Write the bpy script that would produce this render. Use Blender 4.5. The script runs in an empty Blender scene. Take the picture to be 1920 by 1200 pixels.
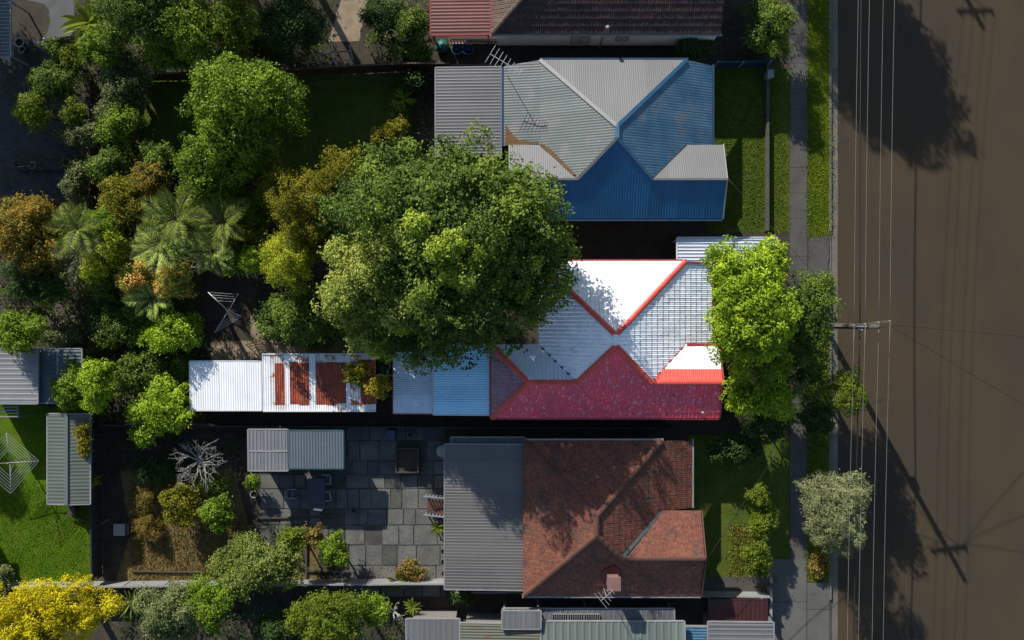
import bpy, math, random
import numpy as np
from mathutils import Vector

# ------------------------------------------------------------------ camera, sky, sun, exposure
SC = bpy.context.scene
COL = SC.collection
CAM_H = 58.0            # height of the drone above the ground (m)
PPM = 32.0              # photograph pixels per metre on the ground

cam_d = bpy.data.cameras.new('camera')
cam_d.sensor_width = 36.0
cam_d.lens = 36.0 * CAM_H * PPM / 1920.0
cam_d.clip_end = 2000.0
cam = bpy.data.objects.new('camera', cam_d)
cam.location = (0, 0, CAM_H)
cam.rotation_euler = (0, 0, 0)
COL.objects.link(cam)
SC.camera = cam

SUN_EL = math.radians(26.7)
SUN_AZ = math.atan2(-0.485, 0.875)
W = bpy.data.worlds.new('World')
SC.world = W
W.use_nodes = True
wn = W.node_tree.nodes
sky = wn.new('ShaderNodeTexSky')
sky.sky_type = 'NISHITA'
sky.sun_disc = False
sky.sun_elevation = SUN_EL
sky.sun_rotation = SUN_AZ
sky.air_density = 1.0
sky.dust_density = 0.6
sky.ozone_density = 1.6
bg = wn.get('Background') or wn.new('ShaderNodeBackground')
bg.inputs['Strength'].default_value = 0.098
W.node_tree.links.new(sky.outputs[0], bg.inputs['Color'])

sun_d = bpy.data.lights.new('sun', 'SUN')
sun_d.energy = 4.6
sun_d.angle = math.radians(0.5)
sun_d.color = (1.0, 0.95, 0.88)
sun = bpy.data.objects.new('sun', sun_d)
to_sun = Vector((math.sin(SUN_AZ) * math.cos(SUN_EL), math.cos(SUN_AZ) * math.cos(SUN_EL), math.sin(SUN_EL)))
sun.rotation_euler = to_sun.to_track_quat('Z', 'Y').to_euler()
sun.location = (0, 0, 40)
COL.objects.link(sun)

SC.view_settings.view_transform = 'Standard'
SC.view_settings.look = 'None'
SC.view_settings.gamma = 1.0
SC.view_settings.use_curve_mapping = False
SC.view_settings.exposure = 0.8

# ------------------------------------------------------------------ helpers
RNG = np.random.default_rng(7)
rnd = random.Random(11)


def P(px, py, z=0.0):
    """World point at height z measured at a photograph pixel."""
    k = (1 - z / CAM_H) / PPM
    return ((px - 960) * k, (600 - py) * k, z)


def GX(px, z=0.0):
    return (px - 960) * (1 - z / CAM_H) / PPM


def GY(py, z=0.0):
    return (600 - py) * (1 - z / CAM_H) / PPM


WL = {}     # world location of every root / part


def tag(o, label=None, cat=None, group=None, kind=None):
    if label: o['label'] = label
    if cat: o['category'] = cat
    if group: o['group'] = group
    if kind: o['kind'] = kind
    return o


def thing(name, label, cat, loc=(0, 0, 0), group=None):
    o = bpy.data.objects.new(name, None)
    o.empty_display_size = 0.2
    o.location = loc
    COL.objects.link(o)
    WL[o.name] = Vector(loc)
    return tag(o, label, cat, group)


def link_mesh(name, me, mats, parent=None, loc=None):
    o = bpy.data.objects.new(name, me)
    for m in (mats if isinstance(mats, (list, tuple)) else [mats]):
        if len(me.materials) < (len(mats) if isinstance(mats, (list, tuple)) else 1):
            me.materials.append(m)
    COL.objects.link(o)
    base = WL[parent.name] if parent else Vector((0, 0, 0))
    if parent:
        o.parent = parent
    w = Vector(loc) if loc is not None else base.copy()
    o.location = w - base
    WL[o.name] = w
    return o


class MB:
    def __init__(s):
        s.v = []; s.f = []; s.mi = []; s.sm = False

    def quad(s, a, b, c, d, m=0):
        n = len(s.v); s.v += [a, b, c, d]; s.f.append((n, n + 1, n + 2, n + 3)); s.mi.append(m)

    def poly(s, pts, m=0):
        n = len(s.v); s.v += list(pts); s.f.append(tuple(range(n, n + len(pts)))); s.mi.append(m)

    def box(s, x0, y0, z0, x1, y1, z1, m=0):
        n = len(s.v)
        s.v += [(x0, y0, z0), (x1, y0, z0), (x1, y1, z0), (x0, y1, z0), (x0, y0, z1), (x1, y0, z1), (x1, y1, z1), (x0, y1, z1)]
        for f in ((0, 3, 2, 1), (4, 5, 6, 7), (0, 1, 5, 4), (1, 2, 6, 5), (2, 3, 7, 6), (3, 0, 4, 7)):
            s.f.append(tuple(n + i for i in f)); s.mi.append(m)
        return s

    def bar(s, a, b, w, h, m=0):
        """box section w wide, h high whose axis runs from a to b"""
        a = Vector(a); b = Vector(b); d = (b - a).normalized()
        sd = Vector((-d.y, d.x, 0))
        sd = sd.normalized() if sd.length > 1e-4 else Vector((1, 0, 0))
        up = d.cross(sd); up = -up if up.z < 0 else up
        n = len(s.v)
        for e in (a, b):
            for (i, j) in ((-1, -1), (1, -1), (1, 1), (-1, 1)):
                s.v.append(tuple(e + sd * (i * w / 2) + up * (j * h / 2)))
        for f in ((0, 1, 2, 3), (7, 6, 5, 4), (0, 4, 5, 1), (1, 5, 6, 2), (2, 6, 7, 3), (3, 7, 4, 0)):
            s.f.append(tuple(n + i for i in f)); s.mi.append(m)
        return s

    def tube(s, pts, radii, n=6, m=0, cap=True):
        pts = [Vector(p) for p in pts]
        if not isinstance(radii, (list, tuple)): radii = [radii] * len(pts)
        base = len(s.v)
        for i, p in enumerate(pts):
            d = (pts[min(i + 1, len(pts) - 1)] - pts[max(i - 1, 0)])
            d = d.normalized() if d.length > 1e-6 else Vector((0, 0, 1))
            a = Vector((0, 0, 1)) if abs(d.z) < 0.9 else Vector((1, 0, 0))
            u = d.cross(a).normalized(); w = d.cross(u)
            for k in range(n):
                t = 2 * math.pi * k / n
                s.v.append(tuple(p + u * (radii[i] * math.cos(t)) + w * (radii[i] * math.sin(t))))
        for i in range(len(pts) - 1):
            for k in range(n):
                a = base + i * n + k; b = base + i * n + (k + 1) % n
                s.f.append((a, b, b + n, a + n)); s.mi.append(m)
        if cap:
            s.f.append(tuple(base + k for k in range(n))[::-1]); s.mi.append(m)
            s.f.append(tuple(base + (len(pts) - 1) * n + k for k in range(n))); s.mi.append(m)
        return s

    def lathe(s, c, prof, n=14, m=0):
        base = len(s.v)
        for (r, z) in prof:
            for k in range(n):
                t = 2 * math.pi * k / n
                s.v.append((c[0] + r * math.cos(t), c[1] + r * math.sin(t), c[2] + z))
        for i in range(len(prof) - 1):
            for k in range(n):
                a = base + i * n + k; b = base + i * n + (k + 1) % n
                s.f.append((a, b, b + n, a + n)); s.mi.append(m)
        return s

    def build(s, name, mats, parent=None, smooth=False):
        base = WL[parent.name] if parent else Vector((0, 0, 0))
        me = bpy.data.meshes.new(name)
        bx, by, bz = base
        me.from_pydata([(x - bx, y - by, z - bz) for (x, y, z) in s.v], [], s.f)
        for m in (mats if isinstance(mats, (list, tuple)) else [mats]): me.materials.append(m)
        if isinstance(mats, (list, tuple)) and len(mats) > 1:
            me.polygons.foreach_set('material_index', s.mi)
        if smooth: me.shade_smooth()
        me.update()
        return link_mesh(name, me, [], parent)


def copy_tree(o, loc, rotz=0.0, scale=1.0, label=None):
    c = o.copy(); COL.objects.link(c)
    c.location = loc; c.rotation_euler = (0, 0, rotz); c.scale = (scale,) * 3
    if label: c['label'] = label
    for ch in o.children:
        d = ch.copy(); COL.objects.link(d); d.parent = c
        for g in ch.children:
            e = g.copy(); COL.objects.link(e); e.parent = d
    return c


# ------------------------------------------------------------------ materials
def srgb(r, g, b):
    f = lambda c: (c / 255 / 12.92) if c / 255 <= 0.04045 else ((c / 255 + 0.055) / 1.055) ** 2.4
    return (f(r), f(g), f(b))


def c4(c): return (c[0], c[1], c[2], 1)


def mat(name, c1, c2=None, scale=3.0, rough=0.7, metal=0.0, spec=0.5, stretch=(1, 1, 1), lo=0.35, hi=0.65,
        fine=0.12, fscale=40.0, bump=0.0, bscale=30.0, spots=None, spot_scale=2.0, spot_lo=0.62, spot_hi=0.68, spot_stretch=None, k=0.47):
    """Two-tone weathered surface: broad noise mixes c1/c2, a fine noise adds grain, 'spots' is a third colour in patches."""
    c1 = tuple(v * k for v in c1)  # low default k puts the dimmer look off the lot into base colours
    c2 = tuple(v * k for v in c2) if c2 else None
    spots = tuple(v * k for v in spots) if spots else None
    m = bpy.data.materials.new(name); m.use_nodes = True
    nt = m.node_tree; N = nt.nodes; L = nt.links
    b = N['Principled BSDF']
    b.inputs['Roughness'].default_value = rough
    b.inputs['Metallic'].default_value = metal
    b.inputs['Specular IOR Level'].default_value = spec
    geo = N.new('ShaderNodeNewGeometry')

    def noise(sc, st, detail=5, off=0.0):
        mp = N.new('ShaderNodeMapping'); mp.inputs['Scale'].default_value = (sc * st[0], sc * st[1], sc * st[2])
        mp.inputs['Location'].default_value = (off, off * 0.7, off * 0.3)
        L.new(geo.outputs['Position'], mp.inputs['Vector'])
        n = N.new('ShaderNodeTexNoise'); n.inputs['Scale'].default_value = 1.0
        n.inputs['Detail'].default_value = detail; n.inputs['Roughness'].default_value = 0.6
        L.new(mp.outputs[0], n.inputs['Vector'])
        return n.outputs['Fac']

    def ramp(src, lo, hi):
        r = N.new('ShaderNodeMapRange'); r.inputs['From Min'].default_value = lo; r.inputs['From Max'].default_value = hi
        L.new(src, r.inputs['Value']); return r.outputs[0]

    def mix(f, a, bcol, typ='MIX'):
        x = N.new('ShaderNodeMix'); x.data_type = 'RGBA'; x.blend_type = typ
        if isinstance(f, float): x.inputs[0].default_value = f
        else: L.new(f, x.inputs[0])
        for i, v in ((6, a), (7, bcol)):
            if isinstance(v, tuple): x.inputs[i].default_value = c4(v)
            else: L.new(v, x.inputs[i])
        return x.outputs[2]
    c2 = c2 or tuple(v * 0.75 for v in c1)
    col = mix(ramp(noise(scale, stretch), lo, hi), c1, c2)
    if spots:
        col = mix(ramp(noise(spot_scale, spot_stretch or (1, 1, 1), 6, 13.7), spot_lo, spot_hi), col, spots)
    if fine > 0:
        g = N.new('ShaderNodeMapRange'); g.inputs['From Min'].default_value = 0.3; g.inputs['From Max'].default_value = 0.7
        g.inputs['To Min'].default_value = 1 - fine * 2; g.inputs['To Max'].default_value = 1 + fine * 2
        L.new(noise(fscale, (1, 1, 1), 3, 5.1), g.inputs['Value'])
        vm = N.new('ShaderNodeVectorMath'); vm.operation = 'SCALE'
        L.new(col, vm.inputs[0]); L.new(g.outputs[0], vm.inputs['Scale'])
        col = vm.outputs[0]
    oi = N.new('ShaderNodeObjectInfo'); vr = N.new('ShaderNodeMapRange')     # every sheet, slab and tile weathers a little differently
    vr.inputs['To Min'].default_value = 0.90; vr.inputs['To Max'].default_value = 1.08
    L.new(oi.outputs['Random'], vr.inputs['Value'])
    vs = N.new('ShaderNodeVectorMath'); vs.operation = 'SCALE'
    L.new(col, vs.inputs[0]); L.new(vr.outputs[0], vs.inputs['Scale']); col = vs.outputs[0]
    L.new(col, b.inputs['Base Color'])
    if bump > 0:
        bn = N.new('ShaderNodeBump'); bn.inputs['Strength'].default_value = 0.6; bn.inputs['Distance'].default_value = bump
        L.new(noise(bscale, (1, 1, 1), 4, 2.2), bn.inputs['Height']); L.new(bn.outputs[0], b.inputs['Normal'])
    return m


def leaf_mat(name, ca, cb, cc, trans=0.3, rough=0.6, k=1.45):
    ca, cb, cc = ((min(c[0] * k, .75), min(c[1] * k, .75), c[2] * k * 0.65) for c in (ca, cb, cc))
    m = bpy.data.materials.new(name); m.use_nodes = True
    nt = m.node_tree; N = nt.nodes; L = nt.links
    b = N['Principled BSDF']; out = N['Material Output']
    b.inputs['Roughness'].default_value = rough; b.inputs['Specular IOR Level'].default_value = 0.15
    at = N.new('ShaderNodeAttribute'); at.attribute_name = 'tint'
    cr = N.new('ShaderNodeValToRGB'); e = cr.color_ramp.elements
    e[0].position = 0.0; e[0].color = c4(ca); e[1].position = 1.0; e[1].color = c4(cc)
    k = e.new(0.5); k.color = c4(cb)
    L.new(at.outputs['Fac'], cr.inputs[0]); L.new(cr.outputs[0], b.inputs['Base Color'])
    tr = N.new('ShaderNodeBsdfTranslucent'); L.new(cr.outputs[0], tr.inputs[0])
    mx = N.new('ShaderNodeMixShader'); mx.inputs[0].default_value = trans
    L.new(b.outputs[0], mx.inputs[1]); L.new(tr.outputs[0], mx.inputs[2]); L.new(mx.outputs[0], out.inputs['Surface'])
    return m


M = {}
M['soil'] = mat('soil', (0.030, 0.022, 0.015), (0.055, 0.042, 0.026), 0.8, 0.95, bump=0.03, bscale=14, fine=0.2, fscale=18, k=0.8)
M['tan_dirt'] = mat('tan_dirt', (0.28, 0.21, 0.14), (0.19, 0.145, 0.095), 1.5, 0.95, bump=0.02, fine=0.18, k=1.0)
M['asphalt'] = mat('asphalt', (0.122, 0.088, 0.050), (0.108, 0.077, 0.044), 1.0, 0.92, stretch=(0.9, 0.03, 1), lo=0.2, hi=0.8, fine=0.07, fscale=18, bump=0.003, bscale=50, spec=0.2,
                   spots=(0.078, 0.066, 0.052), spot_scale=0.25, spot_lo=0.45, spot_hi=0.75, spot_stretch=(1, 0.5, 1))
M['tar'] = mat('tar', (0.045, 0.036, 0.028), fine=0.2)
M['kerb'] = mat('kerb_concrete', (0.135, 0.120, 0.092), (0.10, 0.088, 0.07), 1.2, 0.9, fine=0.14, bump=0.004, k=0.95)
M['path'] = mat('path_concrete', (0.145, 0.135, 0.112), (0.105, 0.097, 0.082), 0.9, 0.9, fine=0.13, bump=0.004, spots=(0.09, 0.075, 0.058), spot_scale=0.7)
M['drive'] = mat('drive_concrete', (0.19, 0.185, 0.165), (0.15, 0.145, 0.128), 0.7, 0.9, fine=0.1, spots=(0.11, 0.10, 0.085), spot_scale=0.8)
M['paver'] = mat('yard_paver', (0.24, 0.24, 0.22), (0.13, 0.13, 0.12), 0.75, 0.9, fine=0.18, fscale=14, bump=0.006, spots=(0.30, 0.26, 0.20), spot_scale=0.6)
M['paver_moss'] = mat('mossy_paver', (0.15, 0.15, 0.13), (0.085, 0.088, 0.075), 0.9, 0.9, fine=0.2, fscale=12, bump=0.006)
M['lawn'] = mat('lawn', (0.050, 0.080, 0.010), (0.085, 0.105, 0.016), 1.1, 0.95, spots=(0.11, 0.09, 0.035), spot_scale=1.3, spot_lo=0.6, spot_hi=0.75, fine=0.28, fscale=18, bump=0.03, bscale=22, k=0.85, spec=0.1)
M['lawn_lush'] = mat('lush_lawn', (0.040, 0.098, 0.003), (0.072, 0.125, 0.005), 0.9, 0.95, spots=(0.12, 0.14, 0.02), spot_scale=0.9, spot_lo=0.55, spot_hi=0.75, fine=0.22, fscale=22, bump=0.03, bscale=24, k=0.85, spec=0.1)
M['dry'] = mat('dry_grass', (0.16, 0.10, 0.036), (0.085, 0.075, 0.024), 1.2, 0.95, fine=0.28, fscale=16, bump=0.03, bscale=22, k=0.95)
M['joint'] = mat('dusty_joint', (0.14, 0.13, 0.11), (0.07, 0.068, 0.055), 1.2, 0.95, fine=0.2)
M['blind'] = mat('cream_blind', (0.5, 0.42, 0.3), fine=0.04, k=1.0)
M['painted_shade'] = mat('painted_shade_ground', (0.035, 0.038, 0.05), (0.02, 0.022, 0.03), 1.2, 0.8, fine=0.2, fscale=12)  # shade of the upper left yard put into a dark base colour
M['brick_path'] = mat('brick_path', (0.13, 0.085, 0.07), (0.17, 0.14, 0.12), 2.0, 0.9, fine=0.2)

# roofs
M['tile_silver'] = mat('tile_silver_paint', (0.88, 0.89, 0.90), (0.76, 0.79, 0.82), 1.6, 0.36, metal=0.2, fine=0.07, fscale=9,
                       spots=(0.46, 0.48, 0.5), spot_scale=1.1, spot_lo=0.6, spot_hi=0.75, k=1.0)
M['tile_white'] = mat('tile_white_paint', (0.76, 0.76, 0.75), (0.64, 0.64, 0.64), 1.4, 0.38, metal=0.15, fine=0.04, fscale=9, k=1.0)
M['tile_red'] = mat('tile_faded_red_paint', (0.80, 0.055, 0.075), (0.56, 0.06, 0.09), 1.0, 0.5, fine=0.2, fscale=12,
                    spots=(0.60, 0.42, 0.48), spot_scale=5.5, spot_stretch=(1.3, 0.6, 1), spot_lo=0.55, spot_hi=0.74, k=1.0)
M['tile_redpaint'] = mat('tile_fresh_red_paint', (0.62, 0.075, 0.05), (0.52, 0.06, 0.045), 2.0, 0.45, fine=0.08, spots=(0.6, 0.3, 0.25), spot_scale=6, spot_lo=0.66, spot_hi=0.74, k=1.0)
M['tile_pink'] = mat('tile_pink_worn', (0.36, 0.24, 0.28), (0.30, 0.12, 0.15), 2.4, 0.5, fine=0.18, fscale=10, spots=(0.25, 0.04, 0.05), spot_scale=2, k=1.0)
M['tile_terra'] = mat('tile_terracotta', (0.31, 0.100, 0.046), (0.22, 0.060, 0.034), 1.0, 0.8, fine=0.25, fscale=6, bump=0.004,
                      spots=(0.11, 0.062, 0.042), spot_scale=1.3, spot_lo=0.5, spot_hi=0.7)
M['cap_terra'] = mat('ridge_terracotta', (0.21, 0.075, 0.045), (0.16, 0.058, 0.036), 2.0, 0.8, fine=0.15)
M['tile_brown'] = mat('tile_brown_clay', (0.105, 0.050, 0.042), (0.075, 0.040, 0.036), 0.9, 0.8, fine=0.25, fscale=7, bump=0.004,
                      spots=(0.19, 0.085, 0.055), spot_scale=0.9, spot_lo=0.56, spot_hi=0.72)
M['blue'] = mat('blue_painted_iron', (0.008, 0.20, 0.46), (0.010, 0.165, 0.37), 0.8, 0.5, fine=0.06, fscale=10,
                spots=(0.16, 0.32, 0.48), spot_scale=2.2, spot_lo=0.69, spot_hi=0.75, spot_stretch=(1.6, 0.5, 1))
M['ridge_blue'] = mat('ridge_blue', (0.008, 0.11, 0.26), (0.03, 0.13, 0.25), 2.5, 0.5, fine=0.1)
M['blue_worn'] = mat('worn_blue_iron', (0.13, 0.27, 0.38), (0.05, 0.18, 0.32), 0.9, 0.5, fine=0.08, fscale=10, metal=0.1,
                     spots=(0.22, 0.25, 0.26), spot_scale=0.8, spot_lo=0.55, spot_hi=0.7)
M['grey_iron'] = mat('grey_green_iron', (0.165, 0.215, 0.21), (0.205, 0.225, 0.215), 0.9, 0.55, fine=0.06, fscale=9, spots=(0.26, 0.255, 0.25), spot_scale=0.9, spot_lo=0.55, spot_hi=0.62)
M['pale_iron'] = mat('pale_grey_iron', (0.235, 0.235, 0.232), (0.22, 0.22, 0.218), 0.6, 0.55, fine=0.02)
M['grey_sheet'] = mat('grey_sheet_iron', (0.20, 0.20, 0.205), (0.175, 0.175, 0.18), 0.7, 0.5, fine=0.05)
M['white_iron'] = mat('white_painted_iron', (0.74, 0.74, 0.74), (0.66, 0.67, 0.68), 0.8, 0.45, fine=0.04, k=1.0)
M['rust'] = mat('rusted_iron', (0.30, 0.050, 0.018), (0.12, 0.022, 0.014), 2.2, 0.75, fine=0.2, fscale=10, stretch=(2.2, 0.5, 1), spots=(0.48, 0.17, 0.05), spot_scale=2.4, spot_lo=0.56, spot_hi=0.72, spot_stretch=(2.5, 0.5, 1), k=1.0)
M['rusty_white'] = mat('rust_stained_white_iron', (0.62, 0.62, 0.60), (0.50, 0.48, 0.46), 1.2, 0.6, fine=0.08, spots=(0.34, 0.09, 0.025), spot_scale=2.2, spot_lo=0.52, spot_hi=0.60, k=1.0)
M['sky_iron'] = mat('sky_blue_iron', (0.42, 0.72, 0.86), (0.36, 0.64, 0.80), 0.8, 0.45, fine=0.05, spots=(0.42, 0.56, 0.64), spot_scale=2.2, spot_lo=0.66, spot_hi=0.74, k=1.0)
M['zinc'] = mat('old_zinc', (0.58, 0.66, 0.72), (0.48, 0.56, 0.62), 0.8, 0.42, metal=0.25, fine=0.05, k=1.0)
M['slate_sheet'] = mat('warm_grey_decking', (0.205, 0.19, 0.178), (0.185, 0.172, 0.16), 0.6, 0.5, fine=0.04)
M['shed_grey'] = mat('shed_grey_iron', (0.33, 0.33, 0.335), (0.29, 0.295, 0.30), 0.7, 0.5, fine=0.05)
M['teal'] = mat('teal_iron', (0.09, 0.15, 0.165), (0.07, 0.125, 0.145), 0.8, 0.5, fine=0.06)
M['teal_trim'] = mat('teal_trim', (0.02, 0.13, 0.14), fine=0.05)
M['green_iron'] = mat('pale_green_iron', (0.17, 0.20, 0.155), (0.15, 0.18, 0.14), 0.7, 0.5, fine=0.05)
M['mint'] = mat('mint_green_iron', (0.215, 0.26, 0.225), (0.20, 0.235, 0.205), 0.6, 0.5, fine=0.04, spots=(0.25, 0.25, 0.22), spot_scale=0.8)
M['mint_rust'] = mat('rust_streaked_green_iron', (0.20, 0.19, 0.12), (0.17, 0.19, 0.13), 0.8, 0.6, stretch=(0.6, 4, 1), fine=0.08, spots=(0.24, 0.085, 0.03), spot_scale=1.6, spot_lo=0.54, spot_hi=0.68, spot_stretch=(0.5, 3, 1))
M['brick_red_iron'] = mat('red_ribbed_iron', (0.24, 0.058, 0.038), (0.20, 0.046, 0.032), 0.8, 0.55, fine=0.06)
M['dark_red'] = mat('dark_red_awning', (0.085, 0.016, 0.016), (0.07, 0.014, 0.014), 0.8, 0.6, fine=0.06)
M['redtrim'] = mat('red_trim', (0.30, 0.03, 0.03), (0.22, 0.026, 0.028), 2.0, 0.5, fine=0.08, k=1.0)
M['polycarb'] = mat('bluish_translucent_sheet', (0.52, 0.57, 0.62), (0.42, 0.47, 0.54), 1.2, 0.35, fine=0.05, stretch=(0.5, 3, 1), k=1.0)
# walls, trims, timber
M['wall_white'] = mat('white_weatherboard', (0.32, 0.30, 0.27), (0.27, 0.25, 0.22), 0.8, 0.8, fine=0.06)
M['wall_blue'] = mat('blue_wall', (0.01, 0.06, 0.16), fine=0.06)
M['wall_bright'] = mat('bright_weatherboard', (0.8, 0.74, 0.66), (0.7, 0.64, 0.56), 0.8, 0.8, fine=0.06, k=1.0)
M['wall_cream'] = mat('cream_wall', (0.30, 0.26, 0.2), fine=0.06, k=1.0)
M['wall_brick'] = mat('brick_wall', (0.17, 0.07, 0.045), (0.13, 0.055, 0.04), 5, 0.9, fine=0.2)
M['glass'] = mat('dark_window_glass', (0.02, 0.025, 0.03), (0.03, 0.035, 0.04), 0.8, 0.08, fine=0)
M['white_trim'] = mat('white_trim', (0.55, 0.55, 0.54), (0.48, 0.48, 0.47), 1.2, 0.5, fine=0.05, k=1.0)
M['dim_white'] = mat('dimmed_white_paint', (0.27, 0.27, 0.265), (0.22, 0.22, 0.215), 1.2, 0.6, fine=0.07, k=0.8)  # white trim off the lot, its dimming put into the colour
M['tan_fence'] = mat('tan_steel_fence', (0.13, 0.085, 0.045), (0.11, 0.072, 0.04), 0.7, 0.55, fine=0.06)
M['fence_cap'] = mat('rust_red_capping', (0.12, 0.05, 0.032), fine=0.08)
M['dark_timber'] = mat('dark_weathered_timber', (0.028, 0.027, 0.03), (0.045, 0.043, 0.045), 1.5, 0.9, fine=0.2, fscale=14)
M['timber'] = mat('grey_timber', (0.13, 0.105, 0.08), (0.09, 0.07, 0.055), 1.5, 0.9, fine=0.18)
M['brown_board'] = mat('red_brown_board', (0.17, 0.07, 0.04), (0.14, 0.055, 0.035), 1.5, 0.7, fine=0.12)
M['pole_wood'] = mat('weathered_pole_wood', (0.17, 0.14, 0.10), (0.11, 0.09, 0.065), 1.2, 0.9, fine=0.2, stretch=(3, 3, 0.3))
M['galv'] = mat('galvanised_steel', (0.42, 0.43, 0.42), (0.34, 0.35, 0.35), 2.0, 0.45, metal=0.5, fine=0.05, k=1.0)
M['wire'] = mat('aluminium_wire', (0.19, 0.19, 0.175), fine=0.0, rough=0.5, metal=0.2, k=1.0)
M['black_wire'] = mat('black_cable', (0.012, 0.011, 0.010), fine=0.0, rough=0.6)
M['porcelain'] = mat('porcelain', (0.35, 0.33, 0.28), fine=0.05, rough=0.3)
M['bark'] = mat('bark', (0.075, 0.055, 0.038), (0.045, 0.035, 0.026), 3.0, 0.95, fine=0.2, stretch=(2, 2, 0.5))
M['pale_bark'] = mat('pale_dead_wood', (0.30, 0.285, 0.25), (0.22, 0.21, 0.18), 3.0, 0.9, fine=0.15, k=0.9)
M['white_plastic'] = mat('white_plastic', (0.36, 0.38, 0.40), (0.32, 0.34, 0.36), 2, 0.4, fine=0.03)
M['table_grey'] = mat('smoky_table_top', (0.05, 0.06, 0.066), (0.042, 0.05, 0.056), 2, 0.2, fine=0.04)
M['green_plastic'] = mat('sea_green_plastic', (0.02, 0.22, 0.15), (0.02, 0.17, 0.12), 3, 0.4, fine=0.05)
M['blue_plastic'] = mat('blue_plastic', (0.05, 0.09, 0.2), fine=0.05, rough=0.4)
M['pot'] = mat('pale_pot', (0.2, 0.19, 0.17), fine=0.1)
M['terracotta_pot'] = mat('terracotta_pot', (0.2, 0.08, 0.045), fine=0.12)
M['pink'] = mat('pink_chimney_render', (0.36, 0.19, 0.165), (0.30, 0.15, 0.13), 2, 0.8, fine=0.1)
M['oxide'] = mat('red_oxide_flashing', (0.11, 0.016, 0.014), fine=0.12)
M['sail'] = mat('grey_shade_cloth', (0.16, 0.16, 0.155), (0.14, 0.14, 0.135), 1.0, 0.9, fine=0.06)
M['rope_blue'] = mat('blue_tarpaulin', (0.012, 0.05, 0.14), (0.01, 0.04, 0.11), 1.5, 0.5, fine=0.1)
M['yellow_board'] = mat('yellowing_white_sheet', (0.62, 0.60, 0.5), fine=0.06)

LM = {  # dim and lit copies: brightness off and on the lot put into leaf colour
    'young': leaf_mat('leaf_young', (0.09, 0.14, 0.02), (0.17, 0.23, 0.03), (0.27, 0.32, 0.06)),
    'dark': leaf_mat('leaf_dark', (0.024, 0.045, 0.011), (0.056, 0.094, 0.020), (0.125, 0.165, 0.030)),
    'deep': leaf_mat('leaf_deep', (0.014, 0.030, 0.012), (0.026, 0.052, 0.018), (0.05, 0.085, 0.026)),
    'mid': leaf_mat('leaf_mid', (0.038, 0.074, 0.008), (0.088, 0.142, 0.013), (0.15, 0.205, 0.022)),
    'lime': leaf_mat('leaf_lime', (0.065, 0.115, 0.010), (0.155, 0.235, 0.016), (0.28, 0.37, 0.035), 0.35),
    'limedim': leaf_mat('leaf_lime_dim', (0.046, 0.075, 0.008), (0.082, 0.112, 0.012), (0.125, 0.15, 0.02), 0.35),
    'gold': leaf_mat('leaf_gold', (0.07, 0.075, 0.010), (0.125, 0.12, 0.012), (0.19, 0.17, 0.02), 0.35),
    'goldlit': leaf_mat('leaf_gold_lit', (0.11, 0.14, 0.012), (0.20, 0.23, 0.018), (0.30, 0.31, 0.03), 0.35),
    'pale': leaf_mat('leaf_pale', (0.08, 0.11, 0.025), (0.16, 0.20, 0.05), (0.28, 0.28, 0.09)),
    'olive': leaf_mat('leaf_olive', (0.075, 0.085, 0.055), (0.135, 0.145, 0.095), (0.20, 0.21, 0.15)),
    'ivy': leaf_mat('leaf_ivy', (0.045, 0.065, 0.032), (0.085, 0.105, 0.055), (0.15, 0.165, 0.09)),
    'wattle': leaf_mat('leaf_wattle_blossom', (0.17, 0.14, 0.003), (0.31, 0.265, 0.005), (0.46, 0.40, 0.010), 0.3),
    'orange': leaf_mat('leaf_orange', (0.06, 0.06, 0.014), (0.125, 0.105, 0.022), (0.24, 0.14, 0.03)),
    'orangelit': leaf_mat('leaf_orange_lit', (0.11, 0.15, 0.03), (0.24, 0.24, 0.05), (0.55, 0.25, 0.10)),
    'yellow': leaf_mat('leaf_yellowing', (0.12, 0.11, 0.012), (0.24, 0.19, 0.02), (0.36, 0.27, 0.035)),
    'straw': leaf_mat('leaf_straw', (0.085, 0.06, 0.018), (0.14, 0.10, 0.03), (0.2, 0.145, 0.05)),
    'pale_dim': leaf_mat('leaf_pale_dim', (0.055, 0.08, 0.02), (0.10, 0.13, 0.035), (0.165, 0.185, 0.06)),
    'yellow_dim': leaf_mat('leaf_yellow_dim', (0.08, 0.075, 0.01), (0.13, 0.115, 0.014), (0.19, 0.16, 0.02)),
    'lawnblade': leaf_mat('leaf_lawn', (0.042, 0.078, 0.006), (0.070, 0.112, 0.008), (0.115, 0.145, 0.015)),
    'grass': leaf_mat('leaf_grass', (0.085, 0.135, 0.010), (0.14, 0.19, 0.013), (0.20, 0.23, 0.022)),
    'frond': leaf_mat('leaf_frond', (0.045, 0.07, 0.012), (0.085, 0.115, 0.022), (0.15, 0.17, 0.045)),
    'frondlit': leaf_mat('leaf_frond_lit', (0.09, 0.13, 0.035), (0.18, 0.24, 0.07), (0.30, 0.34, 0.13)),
}


# ------------------------------------------------------------------ foliage
def nrm(a):
    return a / np.maximum(np.linalg.norm(a, axis=1, keepdims=True), 1e-6)


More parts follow.
